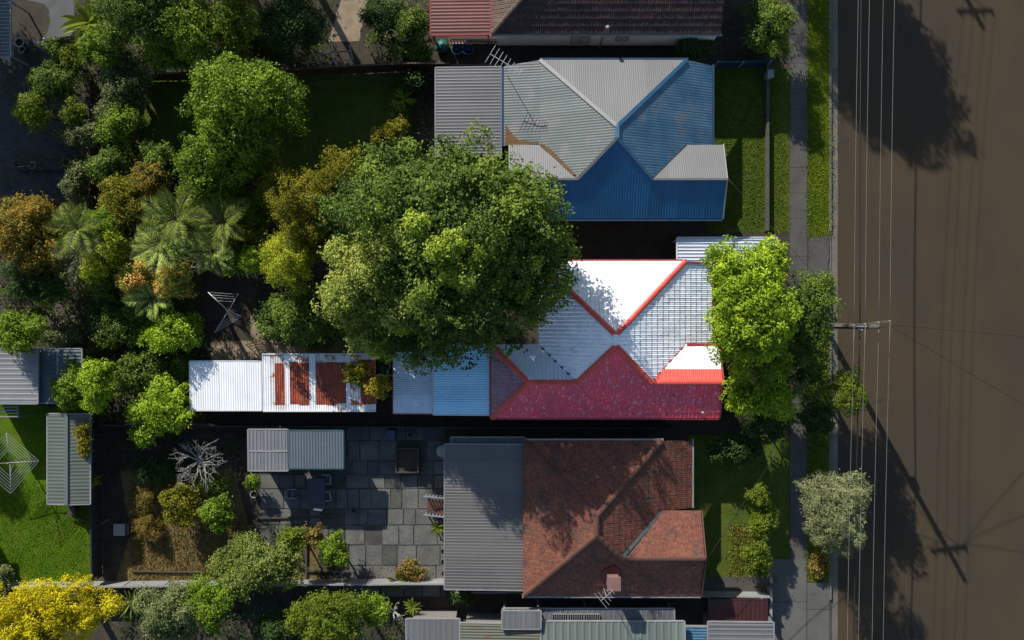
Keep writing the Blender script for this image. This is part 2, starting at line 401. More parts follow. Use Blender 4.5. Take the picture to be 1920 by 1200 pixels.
def leaf_mesh(name, p, n, s, asp, tint, along=None, rng=RNG):
    N = len(p)
    r = rng.normal(size=(N, 3)) if along is None else along
    t = nrm(np.cross(n, np.cross(r, n)) + 1e-6)
    b = np.cross(n, t)
    s = s[:, None]
    v = np.empty((N, 4, 3))
    v[:, 0] = p - t * s * 0.5
    v[:, 1] = p + b * s * asp * 0.5 + n * s * 0.10 + t * s * 0.05
    v[:, 2] = p + t * s * 0.5 - n * s * 0.08
    v[:, 3] = p - b * s * asp * 0.5 + n * s * 0.10 + t * s * 0.05
    me = bpy.data.meshes.new(name)
    me.vertices.add(N * 4); me.loops.add(N * 4); me.polygons.add(N)
    me.vertices.foreach_set('co', v.reshape(-1))
    me.loops.foreach_set('vertex_index', np.arange(N * 4, dtype=np.int32))
    me.polygons.foreach_set('loop_start', np.arange(0, N * 4, 4, dtype=np.int32))
    a = me.attributes.new('tint', 'FLOAT', 'FACE')
    a.data.foreach_set('value', np.clip(tint, 0, 1).astype(np.float32))
    me.update(calc_edges=True)
    return me


def crown_points(rng, ells, blob, dens, spread=1.0, low=-0.35, zsq=0.8, leaf=0.14):
    """leaf positions of a crown: ells = [(centre, (rx, ry, rz))...]; foliage sits on many uneven clumps of radius ~blob."""
    P_, N_, T_, B_, S_ = [], [], [], [], []
    for (c, r) in ells:
        c = np.array(c); r = np.array(r)
        area = 2 * math.pi * ((r[0] * r[1] + r[0] * r[2] + r[1] * r[2]) / 3) * 1.3
        nb = max(5, int(area / (blob * blob * 1.7) * spread))
        i = np.arange(nb) + 0.5
        z = low + (1 - low) * (i / nb)
        ph = i * 2.399963 + rng.uniform(0, 6)
        d = np.stack([np.cos(ph) * np.sqrt(1 - z * z), np.sin(ph) * np.sqrt(1 - z * z), z], 1)
        d = nrm(d + rng.normal(size=d.shape) * 0.16)
        k1, k2, k3 = rng.uniform(0, 6, 3)
        az = np.arctan2(d[:, 1], d[:, 0])
        lob = 1 + 0.11 * np.sin(3 * az + k1) + 0.10 * np.sin(5 * az + k2) + 0.07 * np.sin(8 * az + k3 + 4 * d[:, 2])
        rb = blob * rng.uniform(0.45, 1.5, nb)
        rr = np.maximum(r[None, :] - rb[:, None] * 0.75, 0.12) * (lob * np.where(rng.random(nb) < 0.22, rng.uniform(0.35, 0.7, nb), rng.uniform(0.80, 1.06, nb)))[:, None]
        bc = c + d * rr
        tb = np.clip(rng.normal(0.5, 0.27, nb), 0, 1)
        nl = np.maximum((dens * rb * rb * 6).astype(int), 12)
        idx = np.repeat(np.arange(nb), nl)
        n = len(idx)
        q = nrm(rng.normal(size=(n, 3)) + d[idx] * 0.55 + np.array([0, 0, 0.55]))
        rad = rb[idx] * (0.35 + 0.72 * np.sqrt(rng.random(n)))
        # small twig-tip bunches inside every clump
        q2 = nrm(np.round(q * 2.6) + rng.normal(size=q.shape) * 0.22)
        q = nrm(0.45 * q + 0.55 * q2)
        spray = (rng.random(n) < 0.10) * rng.uniform(0.0, 0.55, n)
        p = bc[idx] + q * (rad + spray * rb[idx])[:, None] * np.array([1, 1, zsq])
        w_ = 2.3 / max(blob, 0.25)
        ph_ = rng.uniform(0, 6, 6)
        wob = np.stack([np.sin(w_ * p[:, 1] + ph_[0] + 1.5 * np.sin(w_ * .6 * p[:, 2])), np.sin(w_ * p[:, 0] + ph_[1] + 1.5 * np.sin(w_ * .7 * p[:, 1])), np.sin(w_ * (p[:, 0] + p[:, 1]) * .7 + ph_[2])], 1)
        p = p + wob * blob * 0.22 + rng.normal(size=p.shape) * blob * 0.06
        gap = np.sin(w_ * 1.7 * p[:, 0] + ph_[3] + np.sin(w_ * p[:, 1])) * np.sin(w_ * 1.6 * p[:, 1] + ph_[4] + np.sin(w_ * 1.1 * p[:, 2])) 
        keep = ~((gap > 0.45) & (rng.random(n) < 0.75))
        P_.append(p[keep]); N_.append(nrm(q * 0.8 + np.array([-0.12, 0.22, 0.30]) + rng.normal(size=q.shape) * 0.55)[keep])
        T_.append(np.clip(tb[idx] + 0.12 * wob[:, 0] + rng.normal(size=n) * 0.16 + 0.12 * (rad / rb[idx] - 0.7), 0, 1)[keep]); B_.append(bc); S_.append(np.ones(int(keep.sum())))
        # inner foliage that closes the crown, shade put into its darker tints
        nc = int(area * 9)
        qc = nrm(rng.normal(size=(nc, 3)) + np.array([0, 0, 0.25])); qc[:, 2] = np.where(qc[:, 2] < low, -qc[:, 2], qc[:, 2])
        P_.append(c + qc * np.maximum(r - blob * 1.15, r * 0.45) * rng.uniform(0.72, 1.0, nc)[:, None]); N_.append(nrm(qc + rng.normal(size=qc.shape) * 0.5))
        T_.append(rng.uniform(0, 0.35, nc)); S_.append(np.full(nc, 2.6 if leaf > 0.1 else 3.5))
    return np.concatenate(P_), np.concatenate(N_), np.concatenate(T_), np.concatenate(B_), np.concatenate(S_)


def stem_mesh(mb, rng, base, top, targets, r0, twigs=True):
    base = Vector(base); top = Vector(top)
    mid = base.lerp(top, 0.5) + Vector((rng.normal() * 0.12, rng.normal() * 0.12, 0))
    mb.tube([base, base.lerp(mid, 0.5), mid, top], [r0 * 1.25, r0, r0 * 0.85, r0 * 0.55], 7)
    for t in targets:
        t = Vector(t)
        s = base.lerp(top, rng.uniform(0.55, 0.95))
        m = s.lerp(t, 0.5) + Vector((rng.normal() * 0.15, rng.normal() * 0.15, 0.1))
        mb.tube([s, m, t], [r0 * 0.42, r0 * 0.28, r0 * 0.08], 5)
        if twigs:
            for _ in range(3):
                e = t + Vector(rng.normal(size=3) * 0.45)
                mb.tube([m.lerp(t, rng.uniform(0.2, 0.9)), e], [r0 * 0.12, r0 * 0.03], 4)


PN = [0]


def plant(name, label, cat, ells, kind, blob=0.6, leaf=0.14, asp=0.55, dens=60, trunk=0.12, limbs=6, group=None, low=-0.35,
          spread=1.0, zsq=0.8, bark='bark', along_up=0.0, crown='crown'):
    """ells: list of (px, py, z, rx_px, ry_px, rz) measured on the photograph."""
    PN[0] += 1
    rng = np.random.default_rng(100 + PN[0])
    E = []
    for (px, py, z, rx, ry, rz) in ells:
        k = (1 - z / CAM_H) / PPM
        E.append((P(px, py, z), (rx * k, ry * k, rz)))
    c0 = E[0][0]
    root = thing(name, label, cat, (c0[0], c0[1], 0), group)
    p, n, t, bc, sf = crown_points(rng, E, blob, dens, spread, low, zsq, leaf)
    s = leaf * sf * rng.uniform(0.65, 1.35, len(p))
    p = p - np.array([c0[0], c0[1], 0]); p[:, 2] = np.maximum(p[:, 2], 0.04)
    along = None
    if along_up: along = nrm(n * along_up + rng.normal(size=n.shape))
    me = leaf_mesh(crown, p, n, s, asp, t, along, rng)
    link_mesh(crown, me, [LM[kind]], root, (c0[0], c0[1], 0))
    if trunk > 0:
        mb = MB()
        sel = rng.permutation(len(bc))[:limbs]
        stem_mesh(mb, rng, (c0[0], c0[1], -0.02), (c0[0], c0[1], max(0.25, c0[2] + E[0][1][2] * 0.25)), [tuple(bc[i]) for i in sel], trunk)
        mb.build('trunk', M[bark], root, True)
    return root


def tuft_field(name, polys, kind, per_m2, h, wdt=0.02, parent=None, seed=1, label=None):
    """grass blades standing on ground polygons (x0,y0,x1,y1) rectangles in metres"""
    rng = np.random.default_rng(seed)
    pts = []
    for (x0, y0, x1, y1, *z) in polys:
        n = int((x1 - x0) * (y1 - y0) * per_m2)
        q = np.stack([rng.uniform(x0, x1, n), rng.uniform(y0, y1, n), np.full(n, (z[0] if z else 0.015))], 1)
        pts.append(q)
    p = np.concatenate(pts); n = len(p)
    p[:, :2] += rng.normal(size=(n, 2)) * 0.16
    hh = h * rng.uniform(0.5, 1.3, n)
    lean = rng.normal(size=(n, 3)) * 0.8; lean[:, 2] = 1
    al = nrm(lean)
    p = p + al * (hh * 0.4)[:, None]
    nn = nrm(np.cross(al, rng.normal(size=(n, 3))))
    cl = 0.5 + 0.25 * np.sin(p[:, 0] * 2.1 + 1.3 * np.sin(p[:, 1] * 1.7)) + rng.normal(size=n) * 0.2
    me = leaf_mesh(name, p, nn, hh, wdt / h * 2.2, cl, al, rng)
    o = link_mesh(name, me, [LM[kind]])
    tag(o, kind='stuff')
    if label: tag(o, label, 'grass')
    return o


# ------------------------------------------------------------------ roofs
def vint(poly, u):
    """v-interval of polygon [(u,v)...] on the line u = const"""
    vs = []
    n = len(poly)
    for i in range(n):
        (u0, v0), (u1, v1) = poly[i], poly[(i + 1) % n]
        if abs(u1 - u0) < 1e-9:
            continue
        if min(u0, u1) - 1e-9 <= u <= max(u0, u1) + 1e-9:
            vs.append(v0 + (v1 - v0) * (u - u0) / (u1 - u0))
    return (min(vs), max(vs)) if len(vs) >= 2 else None


class Slope:
    """A roof plane: D = horizontal unit vector pointing up the slope, O = a point on the eave, ze its height, t the pitch tangent."""
    def __init__(s, poly, O, D, ze, t):
        s.O = O; s.D = D; s.U = (D[1], -D[0]); s.ze = ze; s.t = t
        s.plan = poly
        s.uv = [((p[0] - O[0]) * s.U[0] + (p[1] - O[1]) * s.U[1], (p[0] - O[0]) * D[0] + (p[1] - O[1]) * D[1]) for p in poly]
        s.u0 = min(a for a, b in s.uv); s.u1 = max(a for a, b in s.uv)
        s.v0 = min(b for a, b in s.uv); s.v1 = max(b for a, b in s.uv)

    def w(s, u, v, h=0.0):
        return (s.O[0] + s.U[0] * u + s.D[0] * v, s.O[1] + s.U[1] * u + s.D[1] * v, s.ze + s.t * v + h)

    def underlay(s, mb, h=-0.03, thick=0.06):
        top = [s.w(u, v, h) for u, v in s.uv]
        bot = [s.w(u, v, h - thick) for u, v in s.uv]
        mb.poly(top); mb.poly(bot[::-1])
        n = len(top)
        for i in range(n):
            mb.quad(bot[i], bot[(i + 1) % n], top[(i + 1) % n], top[i])


def corrugate(sl, parent, mats, pitch=0.14, amp=0.014, sheet=0.8, name='roof_sheet', rib='sine', h0=0.012, lap=0.006):
    """corrugated sheets laid down a slope, each its own object"""
    u = sl.u0; k = 0
    nper = 4
    while u < sl.u1 - 1e-3:
        ue = min(u + sheet, sl.u1)
        nseg = max(2, int(round((ue - u) / pitch * nper)))
        us = np.linspace(u + 1e-4, ue - 1e-4, nseg + 1)
        mb = MB(); prev = None
        ho = h0 + lap * (k % 2) + rnd.uniform(-0.002, 0.002)
        for j, a in enumerate(us):
            iv = vint(sl.uv, a)
            if iv is None: prev = None; continue
            ph = (a / pitch) % 1.0
            if rib == 'sine': hh = amp * math.sin(2 * math.pi * ph)
            else: hh = amp if ph < 0.3 else -amp
            A = sl.w(a, iv[0], ho + hh); B = sl.w(a, iv[1], ho + hh)
            if prev and (iv[1] - iv[0] > 1e-3 or prev[2] > 1e-3):
                mb.quad(prev[0], A, B, prev[1])
            prev = (A, B, iv[1] - iv[0])
        if mb.f:
            m = mats[k % len(mats)] if isinstance(mats, list) else mats
            mb.build(name, m, parent)
        u = ue; k += 1


def tile_profile(w):
    return [0.0, 0.16 * w, 0.5 * w, 0.84 * w, w], [0.034, 0.010, 0.020, 0.010, 0.034]


def tile_slopes(house_roof, items, tw, tg, limit=300, key=None, step=0.05, prof=1.0):
    """items = [(Slope, mat_fn)], lays individual tiles; the first `limit` become objects, the rest one joined mesh of stuff per material"""
    full = []; joined = {}
    for (sl, matf) in items:
        nv = int((sl.v1 - sl.v0) / tg) + 1
        u = sl.u0 - 0.4 * tw
        while u < sl.u1:
            us, hs = tile_profile(tw); hs = [h_ * prof for h_ in hs]
            ivs = [vint(sl.uv, min(max(u + a, sl.u0 + 1e-4), sl.u1 - 1e-4)) for a in us]
            inside = u >= sl.u0 - 1e-6 and u + tw <= sl.u1 + 1e-6
            for k in range(nv):
                va = sl.v0 + k * tg - 0.03; vb = va + tg + 0.06
                if inside and all(iv and iv[0] <= va + 0.035 and iv[1] >= vb - 0.005 for iv in ivs):
                    cx, cy, cz = sl.w(u + tw / 2, va + tg / 2)
                    full.append((sl, matf(cx, cy, cz), u, va, cx, cy, cz))
                else:
                    pts = []
                    for a, hh, iv in zip(us, hs, ivs):
                        if not iv or not (sl.u0 <= u + a <= sl.u1): continue
                        lo = max(va, iv[0] - 0.03); hi = min(vb, iv[1])
                        if hi - lo < 0.004: continue
                        f = lambda v: hh + step * (1 - (v - va) / (vb - va))
                        pts.append((sl.w(u + a, lo, f(lo)), sl.w(u + a, hi, f(hi)), sl.w(u + a, lo, -0.02)))
                    if len(pts) >= 2:
                        cx, cy, cz = sl.w(u + tw / 2, va + tg / 2)
                        mb = joined.setdefault(matf(cx, cy, cz), MB())
                        for q, r in zip(pts[:-1], pts[1:]):
                            mb.quad(q[0], r[0], r[1], q[1]); mb.quad(q[2], r[2], r[0], q[0])
            u += tw
    full.sort(key=key or (lambda f: f[4] ** 2 + f[5] ** 2))
    cache = {}

    def geom(sl, u, va, jit, mb):
        us, hs = tile_profile(tw); hs = [h_ * prof for h_ in hs]; vb = va + tg + 0.06
        rows = []
        for a, hh in zip(us, hs):
            rows.append((sl.w(u + a, va, hh + step + jit), sl.w(u + a, vb, hh), sl.w(u + a, va, -0.02)))
        for q, r in zip(rows[:-1], rows[1:]):
            mb.quad(q[0], r[0], r[1], q[1]); mb.quad(q[2], r[2], r[0], q[0])
        mb.quad(rows[0][2], rows[0][0], rows[0][1], rows[0][2]) if False else None
    for i, (sl, m, u, va, cx, cy, cz) in enumerate(full):
        if i < limit:
            ky = (id(sl), m.name, rnd.randrange(3))
            if ky not in cache:
                mb = MB(); geom(sl, u, va, rnd.uniform(-0.008, 0.010), mb)
                me = bpy.data.meshes.new('tile')
                me.from_pydata([(x - cx, y - cy, z - cz) for x, y, z in mb.v], [], mb.f)
                me.materials.append(m); cache[ky] = me
            o = bpy.data.objects.new('tile', cache[ky]); COL.objects.link(o); o.parent = house_roof
            o.location = Vector((cx, cy, cz + rnd.uniform(-0.003, 0.003))) - WL[house_roof.name]
        else:
            geom(sl, u, va, rnd.uniform(-0.008, 0.010), joined.setdefault(m, MB()))
    for m, mb in joined.items():
        tag(mb.build('tile_field', m, house_roof), kind='stuff')


def ridge_caps(parent, lines, m, r=0.12, step=0.36, name='ridge_cap'):
    """half-round cap tiles along hips and ridges"""
    for (a, b) in lines:
        a = Vector(a); b = Vector(b); L_ = (b - a).length; n = max(1, int(L_ / step)); st = L_ / n
        d = (b - a).normalized()
        sd = d.cross(Vector((0, 0, 1))).normalized(); up = sd.cross(d)
        mb = MB(); rows = []
        for e, rr, lift in ((-0.02, r * 1.06, 0.012), (st + 0.02, r * 0.94, 0.0)):
            row = [tuple(d * e + sd * (rr * math.cos(t)) + up * (rr * 0.62 * math.sin(t) + lift - 0.02)) for t in np.linspace(math.pi, 0, 7)]
            rows.append(row)
        for i in range(6): mb.quad(rows[0][i], rows[0][i + 1], rows[1][i + 1], rows[1][i])
        mb.poly(rows[0]); mb.poly(rows[1][::-1])
        me = bpy.data.meshes.new(name); me.from_pydata(mb.v, [], mb.f)
        me.materials.append(m)
        for i in range(n):
            o = bpy.data.objects.new(name, me); COL.objects.link(o); o.parent = parent
            o.location = a + d * (i * st) + Vector((0, 0, 0.045 + rnd.uniform(-0.006, 0.006))) - WL[parent.name]


def gutter(parent, lines, m, w=0.11, h=0.10):
    for a, b in lines:
        mb = MB(); mb.bar(a, b, w, h); mb.build('gutter', m, parent)


def window(parent, a, b, z0, z1, out, fm, frame=0.07, pm=None):
    """window in a wall running a->b (plan points), facing plan vector out"""
    ax, ay = a; bx, by = b
    f = MB(); g = MB()
    o1 = (out[0] * 0.03, out[1] * 0.03); o2 = (out[0] * 0.015, out[1] * 0.015)
    A = (ax + o1[0], ay + o1[1]); B = (bx + o1[0], by + o1[1])
    for z in (z0, z1): f.bar((A[0], A[1], z), (B[0], B[1], z), 0.08, frame)
    for t in (0, 0.5, 1): f.bar((A[0] + (B[0] - A[0]) * t, A[1] + (B[1] - A[1]) * t, z0 + 0.036), (A[0] + (B[0] - A[0]) * t, A[1] + (B[1] - A[1]) * t, z1 - 0.036), frame, 0.07)
    w = f.build('window', fm, parent)
    g.quad((ax + o2[0], ay + o2[1], z0), (bx + o2[0], by + o2[1], z0), (bx + o2[0], by + o2[1], z1), (ax + o2[0], ay + o2[1], z1))
    g.build('pane', pm or M['glass'], w)


def prism_wall(parent, poly, z0, z1, m, name='wall'):
    mb = MB(); n = len(poly)
    for i in range(n):
        a = poly[i]; b = poly[(i + 1) % n]
        mb.quad((a[0], a[1], z0), (b[0], b[1], z0), (b[0], b[1], z1), (a[0], a[1], z1))
    mb.poly([(p[0], p[1], z1) for p in poly])
    return mb.build(name, m, parent)


def lean_roof(root, x0, y0, x1, y1, D, ze, t, mats, pitch=0.14, amp=0.014, sheet=0.8, rib='sine', trim=None, under=None, wall=None, inset=0.25, hole=False):
    """rectangular iron roof on a box of walls; ze = height at the low edge"""
    O = {(1, 0): (x0, y0), (-1, 0): (x1, y0), (0, 1): (x0, y0), (0, -1): (x0, y1)}[D]
    sl = Slope([(x0, y0), (x1, y0), (x1, y1), (x0, y1)], O, D, ze, t)
    mb = MB(); sl.underlay(mb, -0.05, 0.05)
    rf = mb.build('roof', under or (mats[0] if isinstance(mats, list) else mats), root)
    corrugate(sl, rf, mats, pitch, amp, sheet, rib=rib)
    if trim:
        c = [sl.w(u, v, -0.04) for u, v in sl.uv]
        for i in range(4):
            a = Vector(c[i]); b = Vector(c[(i + 1) % 4])
            cx = (x0 + x1) / 2; cy = (y0 + y1) / 2
            off = ((a + b) / 2 - Vector((cx, cy, ((a + b) / 2).z))).normalized() * 0.035
            d = (b - a).normalized() * 0.03
            mb = MB(); mb.bar(a + off - d * (i % 2), b + off + d * (i % 2), 0.06, 0.13); mb.build('fascia', trim, rf)
    if wall:
        i = inset
        pl = [(x0 + i, y0 + i), (x1 - i, y0 + i), (x1 - i, y1 - i), (x0 + i, y1 - i)]
        mbw = MB(); n = 4
        hz = lambda p: ze + t * ((p[0] - O[0]) * D[0] + (p[1] - O[1]) * D[1]) - 0.11
        for k in range(4):
            a = pl[k]; b = pl[(k + 1) % 4]
            mbw.quad((a[0], a[1], 0), (b[0], b[1], 0), (b[0], b[1], hz(b)), (a[0], a[1], hz(a)))
        mbw.build('wall', wall, root)
    return sl, rf

# ------------------------------------------------------------------ the setting: ground, road, kerb, paths, lawns
KX = GX(1558)                      # kerb face
RX = KX + 14.0                     # far kerb, outside the frame
mb = MB()
for xa, xb, z in ((-250, KX - 0.14, 0.0), (KX - 0.14, RX + 0.14, -0.30), (RX + 0.14, 250, 0.0)):
    mb.quad((xa, -250, z), (xb, -250, z), (xb, 250, z), (xa, 250, z))
for xa, za, zb in ((KX - 0.14, 0.0, -0.30), (RX + 0.14, -0.30, 0.0)):
    mb.quad((xa, -250, za), (xa, -250, zb), (xa, 250, zb), (xa, 250, za))
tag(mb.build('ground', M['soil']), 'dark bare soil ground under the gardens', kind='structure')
mb = MB(); mb.quad((KX + 0.4, -250, -0.14), (RX, -250, -0.14), (RX, 250, -0.14), (KX + 0.4, 250, -0.14))
road = tag(mb.build('road', M['asphalt']), 'brown grey asphalt street', kind='structure')


def flat(name, polys, m, z, label=None, parent=None, th=0.0, tagit=True):
    mb = MB()
    for pl in polys:
        if name in ('verge', 'front_lawn', 'dry_yard', 'left_lawn', 'dirt_path', 'lower_right_path', 'dusty_crossing', 'lower_front_lawn', 'left_brick_path'):
            fine_ = []
            for (a, b), (c, d) in zip(pl, pl[1:] + pl[:1]):
                n_ = max(1, int(math.hypot(c - a, d - b) / 7))
                for i_ in range(n_): fine_.append((a + (c - a) * i_ / n_ + rnd.uniform(-1.6, 1.6), b + (d - b) * i_ / n_ + rnd.uniform(-1.6, 1.6)))
            pl = fine_
        pts = [(GX(a), GY(b), z) for a, b in pl]
        ar = sum(pts[i][0] * pts[(i + 1) % len(pts)][1] - pts[(i + 1) % len(pts)][0] * pts[i][1] for i in range(len(pts)))
        if ar < 0: pts = pts[::-1]
        mb.poly(pts)
        if th:
            for i in range(len(pts)):
                a = pts[i]; b = pts[(i + 1) % len(pts)]
                mb.quad((a[0], a[1], z - th), (b[0], b[1], z - th), b, a)
    o = mb.build(name, m, parent)
    if tagit: tag(o, label, kind='structure')
    return o


# gutter strip and kerb, cast in lengths
gut = thing('gutter_strip', 'pale concrete gutter along the road edge', None, (KX, 0, -0.14)); tag(gut, kind='structure')
kb = thing('kerb', 'concrete kerb along the grass verge', None, (KX, 0, 0)); tag(kb, kind='structure')
y = -26.0
while y < 26:
    L_ = 2.4
    crossing = any(a < y + L_ / 2 < b for a, b in ((GY(522), GY(440)), (GY(1200), GY(1095))))
    top = -0.06 if crossing else 0.03
    b = MB(); j = rnd.uniform(-0.012, 0.012)
    b.box(KX + 0.03, y + 0.006, -0.2, KX + 0.44 + j, y + L_ - 0.006, -0.118); b.build('concrete_length', M['kerb'], gut)
    b = MB(); b.box(KX - 0.13, y + 0.006, -0.2, KX + 0.028, y + L_ - 0.006, top + j * 0.3); b.build('kerb_stone', M['kerb'], kb)
    y += L_
# tar seam and patches on the road
mb = MB()
for (px, py, w, h, a) in ((1586, 262, 22, 8, 0.35), (1650, 752, 16, 5, 0.3)):
    c = Vector(P(px, py)); u = Vector((math.cos(a), math.sin(a), 0)); v = Vector((-u.y, u.x, 0))
    pts = []
    for t in np.linspace(0, 2 * math.pi, 11)[:-1]:
        q = c + u * (w / PPM * 0.6 * math.cos(t) * rnd.uniform(0.8, 1.15)) + v * (h / PPM * 0.6 * math.sin(t) * rnd.uniform(0.8, 1.15))
        pts.append((q.x, q.y, -0.114 if q.x < KX + 0.46 else -0.134))
    mb.poly(pts)
mb.build('tar_patch', M['tar'], None); tag(bpy.data.objects['tar_patch'], 'dark tar patches on the road edge', kind='structure')

# footpath slabs
fp = thing('footpath', 'narrow concrete footpath between front fences and verge', None, (GX(1497), 0, 0)); tag(fp, kind='structure')
y = GY(1050); k = 0
while y < 26:
    L_ = rnd.choice([1.5, 1.5, 1.6, 1.2, 2.2])
    b = MB(); j = rnd.uniform(-0.02, 0.02); dz = rnd.uniform(-0.004, 0.006)
    b.box(GX(1481) + j, y + 0.008, -0.05, GX(1514) + j, y + L_ - 0.008, 0.03 + dz)
    b.build('slab', M['path'], fp); y += L_
# driveway slabs of the lower house and the dusty crossing
dv = thing('driveway', 'pale concrete driveway of the lower house reaching the road', None, (GX(1500), GY(1130), 0)); tag(dv, kind='structure')
for (x0, x1, y0, y1) in ((1442, 1512, 1048, 1128), (1513.5, 1555, 1092, 1142), (1442, 1512, 1129, 1230), (1513.5, 1555, 1143, 1230)):
    b = MB(); b.box(GX(x0), GY(y1), -0.05, GX(x1), GY(y0), 0.036 + rnd.uniform(-0.003, 0.004)); b.build('slab', M['drive'], dv)
flat('dusty_crossing', [[(1516, 447), (1554, 440), (1554, 522), (1516, 530)]], M['path'], 0.022, 'dusty concrete vehicle crossing in front of the carport')

flat('verge', [[(1514, -200), (1554, -200), (1554, 428), (1545, 440), (1530, 445), (1516, 438)], [(1516, 532), (1554, 524), (1554, 1090), (1514, 1090)]], M['lawn'], 0.016, 'grassed verge beside the road')
flat('front_lawn', [[(1322, 128), (1480, 128), (1480, 436), (1322, 436)]], M['lawn'], 0.008, 'front lawn of the blue roofed house')
flat('lower_front_lawn', [[(1290, 815), (1480, 815), (1480, 1082), (1290, 1082)]], M['lawn'], 0.008, 'shaded front lawn of the terracotta roofed house')
flat('left_lawn', [[(-160, 740), (168, 770), (172, 1098), (-160, 1108)]], M['lawn_lush'], 0.008, 'lush green lawn under the rotary clothesline')
flat('rear_lawn', [[(262, 145), (760, 140), (790, 330), (262, 330)]], M['lawn'], 0.008, 'dark shaded back lawn of the blue roofed house')
flat('dry_yard', [[(225, 880), (440, 880), (470, 1000), (600, 1000), (600, 1098), (215, 1098), (245, 1000)]], M['dry'], 0.012, 'dry brown grass in the lower back yard')
flat('dirt_path', [[(470, 590), (500, 600), (530, 650), (720, 640), (740, 670), (480, 672), (395, 690), (395, 640), (470, 640)]], M['tan_dirt'], 0.010, 'worn tan dirt path beside the rusty shed')
flat('shade_sheet', [[(-160, 72), (132, 72), (150, 370), (-160, 370)]], M['painted_shade'], 0.009, 'flat sheet with shade painted in at upper left corner')
flat('side_passage', [[(1070, 442), (1262, 442), (1262, 492), (1070, 492)]], M['soil'], 0.014, 'shaded earth passage beside the white tiled roof')
flat('side_path', [[(1312, 1081), (1440, 1081), (1440, 1116), (1312, 1116)]], M['path'], 0.018, 'concrete side path below the terracotta roof')
flat('left_brick_path', [[(88, 545), (120, 545), (125, 635), (88, 635)], [(130, 590), (155, 590), (155, 605), (130, 605)]], M['brick_path'], 0.012, 'patch of pinkish paving among left garden shrubs')
flat('lower_right_path', [[(640, 0), (690, 0), (672, 78), (615, 78)]], M['tan_dirt'], 0.010, 'pale dirt path in the upper back yard')

# grass that stands up
tuft_field('verge_grass', [(GX(1514), GY(442), GX(1556), GY(-10)), (GX(1514), GY(1088), GX(1552), GY(640))], 'grass', 1100, 0.06, seed=3, label='rough green grass growing on the roadside verge')
tuft_field('front_grass', [(GX(1326), GY(432), GX(1476), GY(134))], 'lawnblade', 420, 0.06, seed=4, label='sunlit grass of the upper front lawn')
tuft_field('lawn_grass', [(GX(2), GY(1095), GX(166), GY(905))], 'lawnblade', 300, 0.05, seed=5, label='clipped grass of the lush left lawn')
tuft_field('dry_grass', [(GX(245), GY(1095), GX(395), GY(900)), (GX(395), GY(1095), GX(470), GY(960)), (GX(1514), GY(1088), GX(1550), GY(1030)), (GX(1368), GY(1080), GX(1425), GY(985))], 'straw', 190, 0.14, seed=6, label='dry straw coloured grass tufts in yard and verge, and painted sun patch')  # last rectangle: sunlight on the lower front lawn put into pale tufts

# slabs of the lower back yard
flat('yard_base', [[(486, 798), (836, 798), (836, 1092), (655, 1092), (655, 1000), (486, 1000)]], M['joint'], 0.006, 'dusty mortar base below the yard slabs')
yd = thing('paved_yard', 'large grey concrete slabs paving the lower back yard', None, (GX(680), GY(950), 0)); tag(yd, kind='structure')
yy = 800
row = 0
while yy < 1090:
    hgt = rnd.choice([26, 33, 38, 30])
    xx = 488 + rnd.choice([0, 0, 6]) if yy < 985 else 655
    if 985 <= yy < 1000: xx = 500
    while xx < 834:
        w = rnd.choice([31, 34, 22, 44, 28, 36])
        if 738 < xx + w / 2 < 790 and 835 < yy + hgt / 2 < 890 or (xx < 640 and yy < 870):
            xx += w; continue
        if rnd.random() > 0.03:
            b = MB(); dz = rnd.uniform(-0.012, 0.012); g = 0.45
            x1 = min(xx + w, 836)
            if x1 - xx > 6:
                j_ = [rnd.uniform(-.035, .035) for _ in range(8)]
                X0, X1, Y0, Y1 = GX(xx + g), GX(x1 - g), GY(yy + hgt - g), GY(yy + g); zt = 0.035 + dz
                cs_ = [(X0 + abs(j_[0]), Y0 + abs(j_[1])), (X1 - abs(j_[2]), Y0 + abs(j_[3])), (X1 - abs(j_[4]), Y1 - abs(j_[5])), (X0 + abs(j_[6]), Y1 - abs(j_[7]))]
                b.poly([(q[0], q[1], zt + rnd.uniform(-.006, .006)) for q in cs_])
                tp_ = b.v[-4:]
                for i_ in range(4):
                    A_, B_2 = tp_[i_], tp_[(i_ + 1) % 4]; b.quad((A_[0], A_[1], -.05), (B_2[0], B_2[1], -.05), B_2, A_)
                b.build('slab', M['paver_moss'] if rnd.random() < 0.28 else M['paver'], yd)
        xx += w
    yy += hgt

# ------------------------------------------------------------------ houses
T27 = 0.51
ZE = 3.0


def hip_house(root, ax, ay1, ay2, R, yN, yS, xWall, tiles, wall_m, base_poly):
    prism_wall(root, base_poly, 0.0, ZE - 0.1, wall_m)


